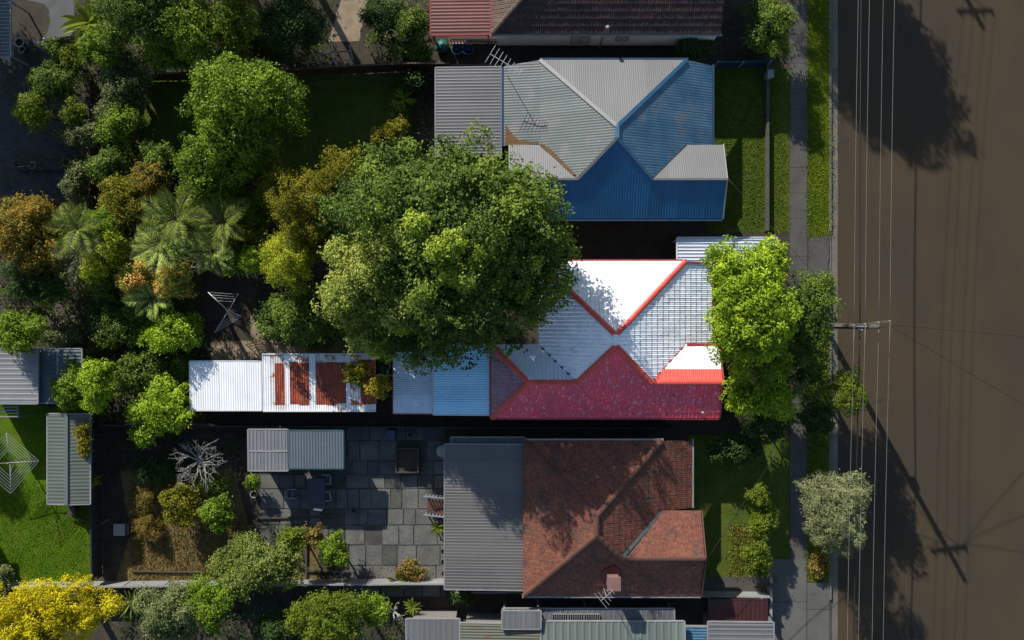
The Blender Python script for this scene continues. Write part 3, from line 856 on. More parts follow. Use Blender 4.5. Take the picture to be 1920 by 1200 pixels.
# --- the white and red tiled house on the outlined lot
def build_tiled_house():
    ax, ay1, ay2 = 5.56, -0.80, -1.38
    yN, yS, xW, xN = 3.25, -5.42, 1.51, 9.61
    yr = -3.40; zr = ZE + T27 * (yr - yS); vx1 = ax - (ay2 - yr); vx2 = ax + (ay2 - yr)
    ye = yr + (yr - yS); xWw = -1.13; xEw = 11.5; xE2 = 11.25; rxw = xWw + (yr - yS)
    za = ZE + T27 * (yN - ay1)
    root = thing('tiled_house', 'weathered house roofed with white and faded red tiles', 'house', (ax, ay1, 0))
    prism_wall(root, [(xW + .4, yS + .45), (11.0, yS + .45), (11.0, ye - .4), (9.3, ye - .4), (9.3, yN - .45), (xW + .4, yN - .45)], 0, ZE - 0.1, M['wall_cream'])
    prism_wall(root, [(xWw + .4, yS + .452), (xW + .38, yS + .452), (xW + .38, ye - .4), (xWw + .4, ye - .4)], 0, ZE - 0.102, M['wall_cream'])
    mbg = MB(); mbg.poly([(11.3, yS + .2, ZE - 0.02), (11.3, ye - .2, ZE - 0.02), (11.3, yr, zr - 0.1)]); mbg.build('gable', M['redtrim'], root)
    window(root, (11.0, -4.6), (11.0, -3.0), 0.9, 2.2, (1, 0), M['white_trim'])
    window(root, (9.3, 0.4), (9.3, 2.0), 0.9, 2.2, (1, 0), M['white_trim'])
    window(root, (4.0, yN - .45), (5.4, yN - .45), 1.0, 2.2, (0, 1), M['white_trim'])
    SN = Slope([(xW, yN), (xN, yN), (ax, ay1)], (xW, yN), (0, -1), ZE, T27)
    SW = Slope([(xW, yN), (ax, ay1), (ax, ay2), (vx1, yr), (xW, ye)], (xW, yN), (1, 0), ZE, T27)
    SWN = Slope([(xWw, ye), (xW, ye), (vx1, yr), (rxw, yr)], (xWw, ye), (0, -1), ZE, T27)
    SWW = Slope([(xWw, ye), (rxw, yr), (xWw, yS)], (xWw, ye), (1, 0), ZE, T27)
    SS = Slope([(xWw, yS), (xEw, yS), (xEw, yr), (vx2, yr), (ax, ay2), (vx1, yr), (rxw, yr)], (xWw, yS), (0, 1), ZE, T27)
    SE = Slope([(ax, ay1), (xN, yN), (xE2, yN - .12), (xE2, ye), (xN, ye), (vx2, yr), (ax, ay2)], (xE2, yN), (-1, 0), ZE - T27 * (xE2 - xN), T27)
    SEN = Slope([(xN, ye), (xEw, ye), (xEw, yr), (vx2, yr)], (xN, ye), (0, -1), ZE, T27)
    mb = MB()
    for s in (SN, SW, SWN, SWW, SS, SE, SEN): s.underlay(mb)
    rf = mb.build('roof', M['redtrim'], root)
    silver = lambda x, y, z: M['tile_silver']
    white = lambda x, y, z: M['tile_white']
    tile_slopes(rf, [(SN, white), (SW, silver), (SWN, lambda x, y, z: M['zinc']), (SWW, lambda x, y, z: M['tile_pink']),
                     (SS, lambda x, y, z: M['tile_red']), (SE, silver),
                     (SEN, lambda x, y, z: M['tile_redpaint'] if z > zr - 0.42 else M['tile_white'])], 0.225, 0.335, 300,
                step=0.036, key=lambda f: -(f[4] * 1.0 - 0.25 * f[5]) + (100 if f[4] > 10.9 and f[5] > -3 else 0))
    A1 = (ax, ay1, za); A2 = (ax, ay2, za)
    capm = M['tile_redpaint']
    ridge_caps(rf, [((xN, yN, ZE), A1), ((xW, yN, ZE), A1), ((vx1, yr, zr), A2), ((vx2, yr, zr), A2), ((rxw, yr, zr), (vx1, yr, zr)),
                    ((vx2, yr, zr), (xEw, yr, zr)), ((xWw, ye, ZE), (rxw, yr, zr)), ((xWw, yS, ZE), (rxw, yr, zr))], capm, 0.15)
    ridge_caps(rf, [(A1, A2)], M['tile_silver'], 0.15)
    # valleys
    mb = MB(); mb.bar((xW, ye, ZE + .02), (vx1, yr, zr + .02), 0.14, 0.05); mb.build('valley_gutter', M['dark_timber'], rf)
    mb = MB(); mb.bar((xN, ye, ZE + .03), (vx2, yr, zr + .02), 0.10, 0.05); mb.build('valley_gutter', M['redtrim'], rf)
    zs = ZE - 0.05
    gutter(root, [((xW, yN + .07, zs), (xN + .1, yN + .07, zs)), ((xWw - .1, yS - .07, zs), (xEw, yS - .07, zs)),
                  ((xE2 + .07, ye, SE.ze - .05), (xE2 + .07, yN, SE.ze - .05)), ((xWw - .07, yS, zs), (xWw - .07, ye, zs))], M['redtrim'])
    mb = MB(); mb.bar((xN + 0.1, yN - .05, ZE + .0), (xE2 + .1, yN - .05, SE.ze + .02), 0.10, 0.14); mb.build('barge_board', M['redtrim'], root)
    mb = MB(); mb.bar((xN + 0.1, ye + .02, ZE + .05), (xEw, ye + .02, ZE + .05), 0.12, 0.12); mb.build('barge_board', M['redtrim'], root)
    mb = MB(); mb.bar((xEw + .04, yS, ZE), (xEw + .04, yr, zr), 0.06, 0.16); mb.build('barge_board', M['redtrim'], root)
    mb = MB(); mb.bar((xEw + .04, ye, ZE), (xEw + .04, yr, zr), 0.06, 0.16); mb.build('barge_board', M['redtrim'], root)
    # verandah posts on the street side
    for y in (yN - 0.5, 1.2, -0.9):
        mb = MB(); mb.box(11.05, y - .05, 0, 11.15, y + .05, 2.1); mb.build('verandah_post', M['white_trim'], root)
    for fx, fy in ((2.2, -5.0), (6.5, -5.1)):
        mb = MB(); mb.lathe((fx + 4, fy, ZE + 0.2), [(0.05, 0), (0.05, 0.35), (0.075, 0.36), (0.075, 0.42), (0.0, 0.44)], 10); mb.build('vent_pipe', M['tile_pink'], root, True)
    return root


build_tiled_house()

# --- rear iron lean-tos of the same house, each its own roof
r = thing('rear_addition', 'sky blue iron roofed addition against the red tiles', 'building', (GX(866), GY(720), 0))
lean_roof(r, GX(812, 2.9), GY(777, 2.7), GX(921, 2.9), GY(645, 2.7), (1, 0), 2.62, 0.08, M['sky_iron'], 0.14, 0.016, 0.8, trim=M['white_trim'], wall=M['wall_cream'])
r = thing('rear_porch', 'pale zinc roofed porch left of the sky blue iron roof', 'building', (GX(774), GY(720), 0))
lean_roof(r, GX(737, 2.4), GY(775, 2.3), GX(811, 2.4), GY(660, 2.3), (1, 0), 2.28, 0.06, M['zinc'], 0.10, 0.010, 0.8, trim=M['redtrim'], wall=M['wall_cream'])


# --- the blue iron roofed house above
def build_blue_house():
    ax, ay1, ay2 = 5.62, 10.36, 9.74
    yN, yS, xW, xN = 14.45, 5.63, 1.55, 9.70
    yr = 7.68; zr = ZE + T27 * (yr - yS); vx1 = ax - (ay2 - yr); vx2 = ax + (ay2 - yr)
    ye = yr + (yr - yS); xEw = 11.69; xE2 = 11.28; xWw = -0.2
    za = ZE + T27 * (yN - ay1)
    root = thing('blue_roofed_house', 'house with grey and bright blue corrugated iron hip roof', 'house', (ax, ay1, 0))
    prism_wall(root, [(xW + .3, yS + 1.3), (11.1, yS + 1.3), (11.1, ye - .4), (9.3, ye - .4), (9.3, yN - .45), (xW + .3, yN - .45)], 0, ZE - 0.1, M['wall_white'])
    prism_wall(root, [(xWw + .2, ye - .4), (xW + .28, ye - .4), (xW + .28, yN - .7), (xWw + .2, yN - .7)], 0, 2.35, M['wall_white'])
    window(root, (5.2, yS + 1.3), (7.2, yS + 1.3), 0.9, 2.1, (0, -1), M['dim_white'])
    window(root, (9.3, 11.5), (9.3, 13.0), 0.9, 2.2, (1, 0), M['dim_white'])
    mb = MB(); mb.box(8.2, yS + 1.26, 0.02, 9.1, yS + 1.30, 2.1); d = mb.build('door', M['dim_white'], root)
    mb = MB(); mb.box(8.28, yS + 1.21, 1.0, 8.34, yS + 1.258, 1.1); mb.build('handle', M['galv'], d)
    mb = MB(); mb.poly([(11.55, yS + .2, ZE - .02), (11.55, ye - .2, ZE - .02), (11.55, yr, zr - .08)]); mb.build('gable', M['wall_white'], root)
    SN = Slope([(xW, yN), (xN, yN), (ax, ay1)], (xW, yN), (0, -1), ZE, T27)
    SW = Slope([(xW, yN), (ax, ay1), (ax, ay2), (vx1, yr), (xW, ye)], (xW, yN), (1, 0), ZE, T27)
    SWL = Slope([(-0.45, yN - .25), (xW - .003, yN), (xW - .003, ye), (-0.45, ye)], (-0.45, yN), (1, 0), ZE - 0.2 * (xW + .45), 0.2)
    SWN = Slope([(xWw, ye), (xW, ye), (vx1, yr), (xWw, yr)], (xWw, ye), (0, -1), ZE, T27)
    SS = Slope([(xWw, yS), (xEw, yS), (xEw, yr), (vx2, yr), (ax, ay2), (vx1, yr), (xWw, yr)], (xWw, yS), (0, 1), ZE, T27)
    SE = Slope([(ax, ay1), (xN, yN), (xE2, yN - .12), (xE2, ye), (xN, ye), (vx2, yr), (ax, ay2)], (xE2, yN), (-1, 0), ZE - T27 * (xE2 - xN), T27)
    SEN = Slope([(xN, ye), (xEw, ye), (xEw, yr), (vx2, yr)], (xN, ye), (0, -1), ZE, T27)
    mb = MB()
    for s in (SN, SW, SWL, SWN, SS, SE, SEN): s.underlay(mb, -0.04)
    rf = mb.build('roof', M['grey_iron'], root)
    for s, m in ((SN, 'pale_iron'), (SW, 'grey_iron'), (SWL, 'grey_iron'), (SWN, 'pale_iron'), (SS, 'blue'), (SE, 'blue_worn'), (SEN, 'pale_iron')):
        corrugate(s, rf, M[m], 0.15 if m != 'pale_iron' else 0.12, 0.0065 if m != 'pale_iron' else 0.003, 0.78, lap=0.004)
    A1 = (ax, ay1, za); A2 = (ax, ay2, za)

    def flash(a, b, m, w=0.2):
        mb = MB(); mb.bar((a[0], a[1], a[2] + .035), (b[0], b[1], b[2] + .035), w, 0.05); mb.build('ridge_flashing', m, rf)
    flash((xN, yN, ZE), A1, M['ridge_blue']); flash((xW, yN, ZE), A1, M['grey_iron']); flash((vx1, yr, zr), A2, M['grey_iron'], .16); flash((vx2, yr, zr), A2, M['blue_worn'], .16)
    flash(A1, A2, M['blue_worn'], .22); flash((vx2, yr, zr), (xEw, yr, zr), M['pale_iron'], .12); flash((xWw, yr, zr), (vx1, yr, zr), M['pale_iron'], .12)
    for a, b, m in (((xW, ye, ZE + .015), (vx1, yr, zr), 'timber'), ((xN, ye, ZE + .015), (vx2, yr, zr), 'dark_timber')):
        mb = MB(); mb.bar(a, b, 0.2, 0.03); mb.build('valley_gutter', M[m], rf)
    mb = MB(); k_ = []
    for x, y in ((-.38, ye + .03), (.4, ye + .03), (1.1, ye + .02), (1.5, ye + .06), (1.42, ye + .22), (1.1, ye + .2), (.7, ye + .26), (.3, ye + .36), (.1, ye + .62), (-.1, ye + .78), (-.22, ye + 1.1), (-.36, ye + 1.2)):
        k_.append((x + rnd.uniform(-.04, .04), y, SWL.ze + .2 * (x + .45) + .04))
    mb.poly(k_[::-1]); mb.build('leaf_litter', M['straw_litter'], rf)
    mb = MB(); mb.poly([(xW + .02, ye + .10, ZE + .05), (xW + .1, ye - .08, ZE + .09), (vx1 - .2, yr + .2, zr - .03), (vx1 - .1, yr + .28, zr - .0), (xW + .5, ye - .2, ZE + .30)]); mb.build('leaf_litter', M['straw_litter'], rf)
    zs = ZE - .06
    gutter(root, [((xW, yN + .07, zs), (xN + .1, yN + .07, zs)), ((xWw, yS - .07, zs), (xEw, yS - .07, zs)),
                  ((xE2 + .07, ye, SE.ze - .05), (xE2 + .07, yN, SE.ze - .05)), ((-.52, ye, SWL.ze - .05), (-.52, yN - .3, SWL.ze - .05))], M['wall_blue'])
    for y0 in (yS, ye):
        mb = MB(); mb.bar((xEw + .04, y0, ZE), (xEw + .04, yr, zr), 0.06, 0.18); mb.build('barge_board', M['dim_white'], root)
    for x in (2.2, 5.0, 8.0, 11.3):
        mb = MB(); mb.box(x - .05, yS + .2, 0, x + .05, yS + .3, ZE - .1); mb.build('verandah_post', M['dim_white'], root)


M['straw_litter'] = mat('leaf_litter', (0.28, 0.15, 0.05), (0.16, 0.09, 0.035), 6, 0.95, fine=0.25)
build_blue_house()
r = thing('rear_skillion', 'grey ribbed iron skillion behind the blue roofed house', 'building', (GX(880), GY(200), 0))
lean_roof(r, GX(817, 2.3), GY(292, 2.3), GX(939, 2.3), GY(127, 2.3), (1, 0), 2.22, 0.05, M['grey_sheet'], 0.18, 0.008, 0.9, rib='rib', trim=M['dim_white'], wall=M['wall_white'])
mb = MB(); mb.box(GX(940, 2.5), GY(276, 2.5), 2.3, GX(945, 2.5), GY(128, 2.5), 2.52); mb.build('barge_strip', M['blue'], r)


# --- the terracotta house below
def build_terracotta_house():
    ax, ay1, ay2 = 4.54, -10.50, -11.55
    R = 3.8
    yN, yS, xW, xN = -6.72, -15.32, 0.66, 8.32
    yr = -12.97; zr = ZE + T27 * (yr - yS); vx2 = ax + (ay2 - yr)
    ye = yr + (yr - yS); xEw = 10.5; xE2 = 10.15
    za = ZE + T27 * (yN - ay1)
    root = thing('terracotta_house', 'brick house under a mossy brown terracotta tile roof', 'house', (ax, ay1, 0))
    prism_wall(root, [(xW + .1, yS + .45), (10.0, yS + .45), (10.0, ye - .4), (8.5, ye - .4), (8.5, yN - .5), (xW + .1, yN - .5)], 0, ZE - .42, M['wall_brick'])
    mb = MB(); mb.poly([(10.35, yS + .2, ZE - .02), (10.35, ye - .2, ZE - .02), (10.35, yr, zr - .08)]); mb.build('gable', M['wall_brick'], root)
    window(root, (10.0, -14.3), (10.0, -12.3), 0.9, 2.2, (1, 0), M['dim_white'])
    window(root, (3.0, yN - .5), (4.4, yN - .5), 1.0, 2.2, (0, 1), M['dim_white'])
    SN = Slope([(xW, yN), (xN, yN), (ax, ay1)], (xW, yN), (0, -1), ZE, T27)
    SW = Slope([(xW, yN), (ax, ay1), (ax, ay2), (xW, yS)], (xW, yN), (1, 0), ZE, T27)
    SS = Slope([(xW, yS), (xEw, yS), (xEw, yr), (vx2, yr), (ax, ay2)], (xW, yS), (0, 1), ZE, T27)
    SE = Slope([(ax, ay1), (xN, yN), (xE2, yN - .1), (xE2, ye), (xN, ye), (vx2, yr), (ax, ay2)], (xE2, yN), (-1, 0), ZE - T27 * (xE2 - xN), T27)
    SEN = Slope([(xN - .0, ye), (xEw, ye), (xEw, yr), (vx2, yr)], (xN, ye), (0, -1), ZE, T27)
    mb = MB()
    for s in (SN, SW, SS, SE, SEN): s.underlay(mb)
    rf = mb.build('roof', M['cap_terra'], root)
    f = lambda x, y, z: M['tile_terra']
    tile_slopes(rf, [(s, f) for s in (SN, SW, SS, SE, SEN)], 0.235, 0.335, 300, step=0.018, prof=0.5)
    A1 = (ax, ay1, za); A2 = (ax, ay2, za)
    ridge_caps(rf, [((xN, yN, ZE), A1), ((xW, yN, ZE), A1), (A1, A2), ((xW, yS, ZE), A2), ((vx2, yr, zr), A2), ((vx2, yr, zr), (xEw, yr, zr))], M['cap_terra'], 0.15)
    mb = MB(); mb.bar((xN - .1, ye - .12, ZE + .08), (vx2 + .1, yr + .12, zr + .05), 0.16, 0.05); mb.build('valley_gutter', M['teal_val'], rf)
    zs = ZE - .06
    gutter(root, [((xW, yN + .07, zs), (xN + .1, yN + .07, zs)), ((xW - .1, yS - .07, zs), (xEw, yS - .07, zs)), ((xE2 + .07, ye, SE.ze - .05), (xE2 + .07, yN, SE.ze - .05))], M['dim_white'])
    mb = MB(); mb.bar((xEw + .04, yS, ZE), (xEw + .04, yr, zr), 0.06, 0.18); mb.build('barge_board', M['cap_terra'], root)
    mb = MB(); mb.bar((xEw + .04, ye, ZE), (xEw + .04, yr, zr), 0.06, 0.18); mb.build('barge_board', M['cap_terra'], root)
    # chimney with red oxide flashing
    cx, cy = GX(1149, 4.0), GY(1088, 3.9)
    mb = MB(); mb.box(cx - .3, cy - .32, 2.9, cx + .3, cy + .3, 4.55); mb.box(cx - .36, cy - .38, 4.552, cx + .36, cy + .36, 4.7)
    ch = mb.build('chimney', M['pink'], rf)
    mb = MB(); mb.lathe((cx, cy, 4.7), [(.14, 0), (.11, .3), (.085, .3), (.085, .05)], 10); mb.build('chimney_pot', M['terracotta_pot'], ch, True) if False else None
    mb = MB(); k = []
    for t in np.linspace(0, 2 * math.pi, 13)[:-1]:
        x = cx + .62 * math.cos(t) * rnd.uniform(.85, 1.15); y = cy + .15 + .62 * math.sin(t) * rnd.uniform(.85, 1.15); k.append((x, y, ZE + T27 * (y - yS) + .085))
    mb.poly(k); mb.build('lead_flashing', M['oxide'], rf)
    return root


M['teal_val'] = mat('verdigris_valley', (0.13, 0.20, 0.20), (0.09, 0.15, 0.16), 3, 0.5, fine=0.1)
build_terracotta_house()
r = thing('sunroom', 'warm grey ribbed roof sunroom joined to the terracotta house', 'building', (GX(906), GY(970), 0))
lean_roof(r, GX(834, 2.6), GY(1105, 2.6), GX(981, 2.6), GY(834, 2.6), (1, 0), 2.5, 0.05, M['slate_sheet'], 0.17, 0.007, 0.9, rib='rib', trim=M['dim_white'], wall=M['wall_cream'])
r = thing('side_awning', 'narrow grey green awning strip above the warm grey sunroom', 'awning', (GX(915), GY(826), 0))
lean_roof(r, GX(846, 2.3), GY(832, 2.3), GX(984, 2.3), GY(821, 2.3), (0, -1), 2.25, 0.05, M['teal'], 0.2, 0.01, 1.1, rib='rib', trim=M['dim_white'])
for x in (850, 915, 980):
    mb = MB(); mb.box(GX(x, 2.2) - .03, GY(824) - .03, 0, GX(x, 2.2) + .03, GY(824) + .03, 2.2); mb.build('post', M['dim_white'], r)


# --- the brown tiled house at the top edge
def build_brown_house():
    yS = GY(63, ZE); xE = GX(1352, ZE); xW = GX(922, ZE); yr = yS + 4.6
    zr = ZE + T27 * 4.6
    root = thing('brown_tiled_house', 'white walled house under dark brown tiles at the top edge', 'house', ((xE + xW) / 2, yr, 0))
    prism_wall(root, [(xW + .3, yS + .05), (xE - .1, yS + .05), (xE - .1, yr + 4.2), (xW + .3, yr + 4.2)], 0.45, ZE - .1, M['wall_bright'])
    prism_wall(root, [(xW + .34, yS + .08), (xE - .14, yS + .08), (xE - .14, yr + 4.16), (xW + .34, yr + 4.16)], 0, 0.452, M['wall_brick'], 'plinth')
    window(root, (GX(1072, 2.2), yS + .05), (GX(1106, 2.2), yS + .05), 1.0, 2.35, (0, -1), M['wall_cream'], pm=M['blind'])
    window(root, (GX(1156, 2.2), yS + .05), (GX(1178, 2.2), yS + .05), 1.55, 2.35, (0, -1), M['wall_cream'], pm=M['blind'])
    mb = MB(); mb.box(GX(1128, 1.5) - .04, yS - .03, .2, GX(1128, 1.5) + .04, yS + .048, 2.9); mb.build('downpipe', M['wall_cream'], root)
    SS = Slope([(xW, yS), (xE, yS), (xE, yr), (xW + 4.6, yr)], (xW, yS), (0, 1), ZE, T27)
    SW = Slope([(xW, yS), (xW + 4.6, yr), (xW, yr + 4.6)], (xW, yS), (1, 0), ZE, T27)
    SN = Slope([(xW, yr + 4.6), (xW + 4.6, yr), (xE, yr), (xE, yr + 4.6)], (xW, yr + 4.6), (0, -1), ZE, T27)
    mb = MB()
    for s in (SS, SW, SN): s.underlay(mb)
    rf = mb.build('roof', M['tile_brown'], root)
    f = lambda x, y, z: M['tile_brown']
    g = lambda x, y, z: M['tile_brown_lit']
    tile_slopes(rf, [(SS, f), (SW, g)], 0.235, 0.36, 300, key=lambda q: q[5])
    ridge_caps(rf, [((xW, yS, ZE), (xW + 4.6, yr, zr))], M['tile_brown_lit'], 0.14)
    mb = MB(); c = (GX(1139, 3.9), GY(52, 3.9), 3.4)
    mb.lathe(c, [(.06, 0), (.06, .5), (.11, .51), (.11, .62), (0, .64)], 10); mb.build('vent_pipe', M['dim_white'], root, True)
    gutter(root, [((xW - .1, yS - .07, ZE - .06), (xE + .05, yS - .07, ZE - .06))], M['dim_white'])


M['tile_brown_lit'] = mat('tile_brown_clay_lit', (0.19, 0.125, 0.085), (0.145, 0.09, 0.06), 2, 0.8, fine=0.2, fscale=7)  # lit copy of the brown tile, sunlight on the west slope put into colour
build_brown_house()
r = thing('red_patio', 'red ribbed iron patio roof beside the brown tiled house', 'patio', (GX(864), GY(20), 0))
lean_roof(r, GX(808, 2.7), GY(64, 2.7), GX(919, 2.7), GY(-60, 2.7), (1, 0), 2.62, 0.04, M['brick_red_iron'], 0.19, 0.009, 0.9, rib='rib', trim=M['redtrim'])
for x in (812, 915):
    mb = MB(); mb.box(GX(x, 2.5) - .05, GY(60, 2.5) - .05, 0, GX(x, 2.5) + .05, GY(60, 2.5) + .05, 2.5); mb.build('post', M['dim_white'], r)
# balustrade of the patio deck
r = thing('deck_balustrade', 'white slatted balustrade below the red patio roof', 'railing', (GX(890, 1), GY(78, 1), 0))
x0, x1, yb = GX(842, 1.3), GX(932, 1.3), GY(75, 1.3)
for z in (0.62, 1.42):
    mb = MB(); mb.bar((x0, yb, z), (x1, yb, z), .07, .06); mb.build('rail', M['wall_cream'], r)
for i in range(15):
    x = x0 + (x1 - x0) * (i + .5) / 15
    mb = MB(); mb.box(x - .035, yb - .02, .65, x + .035, yb + .02, 1.39); mb.build('baluster', M['dim_white'], r)
mb = MB(); mb.box(x0 - .05, yb + .05, .4, x1, yb + 2.2, .55); mb.build('deck', M['brown_board'], r)

# ------------------------------------------------------------------ sheds and carport on the outlined lot
r = thing('white_shed', 'white corrugated shed roof with leafy shadow in back yard', 'shed', (GX(423), GY(724), 0))
lean_roof(r, GX(357, 2.3), GY(769, 2.3), GX(489, 2.3), GY(678, 2.3), (0, 1), 2.2, 0.06, M['white_iron'], 0.13, 0.009, 0.8, trim=M['white_trim'], wall=M['wall_cream'])
r = thing('rusty_shed', 'shed with rust red and white iron sheets on roof', 'shed', (GX(597), GY(718), 0))
x0, x1, y0, y1 = GX(492, 2.5), GX(704, 2.5), GY(770, 2.5), GY(665, 2.5)
t = 0.07; ze = 2.35
sl0 = Slope([(x0, y0), (x1, y0), (x1, y1), (x0, y1)], (x0, y0), (0, 1), ze, t)
mb = MB(); sl0.underlay(mb, -0.05, 0.05); rf = mb.build('roof', M['white_iron'], r)
edges = [492, 506, 515, 534, 543, 560, 580, 592, 613, 632, 649, 656, 676, 704]
kinds = ['white_iron', 'rusty_white', 'rust', 'white_iron', 'rust', 'rust', 'white_iron', 'rust', 'rust', 'rust', 'white_iron', 'rusty_white', 'rust']
yt = y1 - 0.42; yl = y0 + 0.30
for a, b, k in zip(edges[:-1], edges[1:], kinds):
    xa, xb = GX(a, 2.5), GX(b, 2.5)
    jt = rnd.uniform(-.10, .16) if k == 'rust' else 0; jl = rnd.uniform(-.05, .12) if k == 'rust' else 0
    yt = y1 - 0.42 + jt; yl = y0 + 0.30 + jl
    for (ya, yb2, kk) in ((yl, yt, k), (yt + .003, y1, 'rusty_white' if k != 'white_iron' else 'white_iron'), (y0, yl - .003, 'rusty_white' if k == 'rust' and rnd.random() < .5 else 'white_iron')):
        s = Slope([(xa, ya), (xb, ya), (xb, yb2), (xa, yb2)], (xa, y0), (0, 1), ze, t)
        corrugate(s, rf, M[kk], 0.13, 0.014, 3.0, h0=0.012 + rnd.uniform(0, .004))
for (a, b) in (((x0, y0 - .04, ze), (x1, y0 - .04, ze)), ((x0, y1 + .04, ze + t * (y1 - y0)), (x1, y1 + .04, ze + t * (y1 - y0)))):
    mb = MB(); mb.bar(a, b, .07, .12); mb.build('fascia', M['white_trim'], rf)
prism_wall(r, [(x0 + .2, y0 + .2), (x1 - .2, y0 + .2), (x1 - .2, y1 - .2), (x0 + .2, y1 - .2)], 0, 2.24, M['wall_cream'])
r = thing('carport', 'blue grey translucent sheet carport roof behind the front tree', 'carport', (GX(1360), GY(470), 0))
lean_roof(r, GX(1271, 2.4), GY(499, 2.4), GX(1456, 2.4), GY(446, 2.4), (1, 0), 2.3, 0.02, [M['polycarb'], M['polycarb'], M['white_iron']], 0.19, 0.022, 0.76, rib='rib', trim=M['white_trim'])
for px in (1275, 1365, 1452):
    for py in (448, 497):
        mb = MB(); mb.box(GX(px, 2.3) - .04, GY(py, 2.3) - .04, 0, GX(px, 2.3) + .04, GY(py, 2.3) + .04, 2.26); mb.build('post', M['white_trim'], r)

# neighbours' sheds
r = thing('small_shed', 'small grey white ribbed shed with a cross seam', 'shed', (GX(503), GY(844), 0))
lean_roof(r, GX(466, 2.2), GY(882, 2.2), GX(539, 2.2), GY(846, 2.2), (0, 1), 2.15, .04, M['shed_grey'], .2, .012, .8, rib='rib', trim=M['dim_white'], wall=M['wall_white'])
lean_roof(r, GX(466, 2.2), GY(845, 2.2), GX(539, 2.2), GY(806, 2.2), (0, 1), 2.2, .04, M['shed_grey'], .2, .012, .8, rib='rib', trim=M['dim_white'])
r = thing('blue_grey_shed', 'blue grey shed roof with rust spots and teal edging', 'shed', (GX(592), GY(842), 0))
lean_roof(r, GX(541, 2.3), GY(878, 2.3), GX(643, 2.3), GY(808, 2.3), (0, 1), 2.25, .04,
          mat('spotted_blue_grey_iron', (0.19, .23, .26), (.16, .2, .23), .8, .5, fine=.05, spots=(.12, .03, .02), spot_scale=1.5, spot_lo=.71, spot_hi=.73), .16, .014, .8, trim=M['teal_trim'], wall=M['wall_white'])
r = thing('ribbed_garage', 'pale grey ribbed garage roof at the left edge', 'garage', (GX(20), GY(705), 0))
lean_roof(r, GX(-60, 2.6), GY(756, 2.6), GX(71, 2.6), GY(655, 2.6), (1, 0), 2.5, .04, M['shed_grey'], .28, .010, .84, rib='rib', trim=M['dim_white'], wall=M['wall_white'])
r = thing('teal_shed', 'teal grey iron shed beside the pale ribbed garage', 'shed', (GX(111), GY(705), 0))
lean_roof(r, GX(73, 2.4), GY(755, 2.4), GX(106, 2.4), GY(655, 2.4), (-1, 0), 2.3, .06, M['teal'], .2, .014, .8, trim=M['dim_white'], wall=M['wall_white'], inset=.12)
lean_roof(r, GX(107, 2.4), GY(755, 2.4), GX(150, 2.4), GY(655, 2.4), (-1, 0), 2.22, .06, M['teal'], .2, .014, .8, trim=M['dim_white'])
r = thing('pergola', 'white slatted pergola below the pale ribbed garage', 'pergola', (GX(10), GY(768), 0))
for py in (757, 763, 769, 775, 781):
    mb = MB(); mb.bar((GX(-40, 2.2), GY(py, 2.2), 2.2), (GX(34, 2.2), GY(py, 2.2), 2.2), .06, .1); mb.build('slat', M['dim_white'], r)
for px in (33, -20):
    mb = MB(); mb.bar((GX(px, 2.1), GY(755, 2.1), 2.08), (GX(px, 2.1), GY(783, 2.1), 2.08), .07, .12); mb.build('beam', M['dim_white'], r)
for py in (756, 782):
    mb = MB(); mb.box(GX(33, 2) - .05, GY(py, 2) - .05, 0, GX(33, 2) + .05, GY(py, 2) + .05, 2.02); mb.build('post', M['dim_white'], r)
r = thing('green_shed', 'long pale green shed with a central ridge', 'shed', (GX(128), GY(862), 0))
z = 2.35
lean_roof(r, GX(88, z), GY(945, z), GX(124, z), GY(777, z), (1, 0), 2.25, .12, M['green_iron'], .2, .008, .8, trim=M['dim_white'], wall=M['wall_white'], inset=.08)
lean_roof(r, GX(124.3, z), GY(945, z), GX(167, z), GY(777, z), (-1, 0), 2.25, .12, M['green_iron'], .2, .008, .8, trim=M['dim_white'])
mb = MB(); mb.bar((GX(124.2, 2.45), GY(947, 2.45), 2.47), (GX(124.2, 2.45), GY(776, 2.45), 2.47), .2, .03); mb.build('ridge_flashing', M['mint'], r)

# --- bottom house, seen only by its upper edge
r = thing('mint_roofed_house', 'pale mint iron roofed house cut by bottom edge', 'house', (GX(1150), GY(1200), 0))
lean_roof(r, GX(1014, 3.2), GY(1260, 3.2), GX(1284, 3.2), GY(1168, 3.2), (0, -1), 3.0, .12, M['mint'], .4, .02, .8, rib='rib', trim=M['dim_white'], wall=M['wall_white'])
r = thing('rust_streaked_house', 'rust streaked green iron roof between white and mint roofs', 'building', (GX(936), GY(1200), 0))
lean_roof(r, GX(863, 3.1), GY(1260, 3.1), GX(1013, 3.1), GY(1171, 3.1), (1, 0), 2.9, .05, M['mint_rust'], .16, .014, .8, trim=M['dim_white'], wall=M['wall_white'])
r = thing('white_flat_roof', 'flat off white roof sheet at the bottom edge', 'building', (GX(812), GY(1190), 0))
lean_roof(r, GX(762, 2.8), GY(1260, 2.8), GX(861, 2.8), GY(1162, 2.8), (0, 1), 2.7, .02, M['pale_iron'], .3, .006, .9, rib='rib', trim=M['dim_white'], wall=M['wall_white'])
r = thing('ribbed_white_roof', 'off white ribbed roof in the bottom right corner', 'building', (GX(1390), GY(1190), 0))
lean_roof(r, GX(1329, 3.0), GY(1260, 3.0), GX(1450, 3.0), GY(1168, 3.0), (1, 0), 2.9, .03, M['pale_iron'], .26, .012, .8, rib='rib', trim=M['dim_white'], wall=M['wall_white'])
r = thing('blue_porch_roof', 'small blue ribbed porch roof beside mint roof', 'porch', (GX(1306), GY(1190), 0))
lean_roof(r, GX(1286, 2.6), GY(1230, 2.6), GX(1327, 2.6), GY(1176, 2.6), (1, 0), 2.5, .04, M['blue_worn'], .16, .016, .8, trim=M['dim_white'])
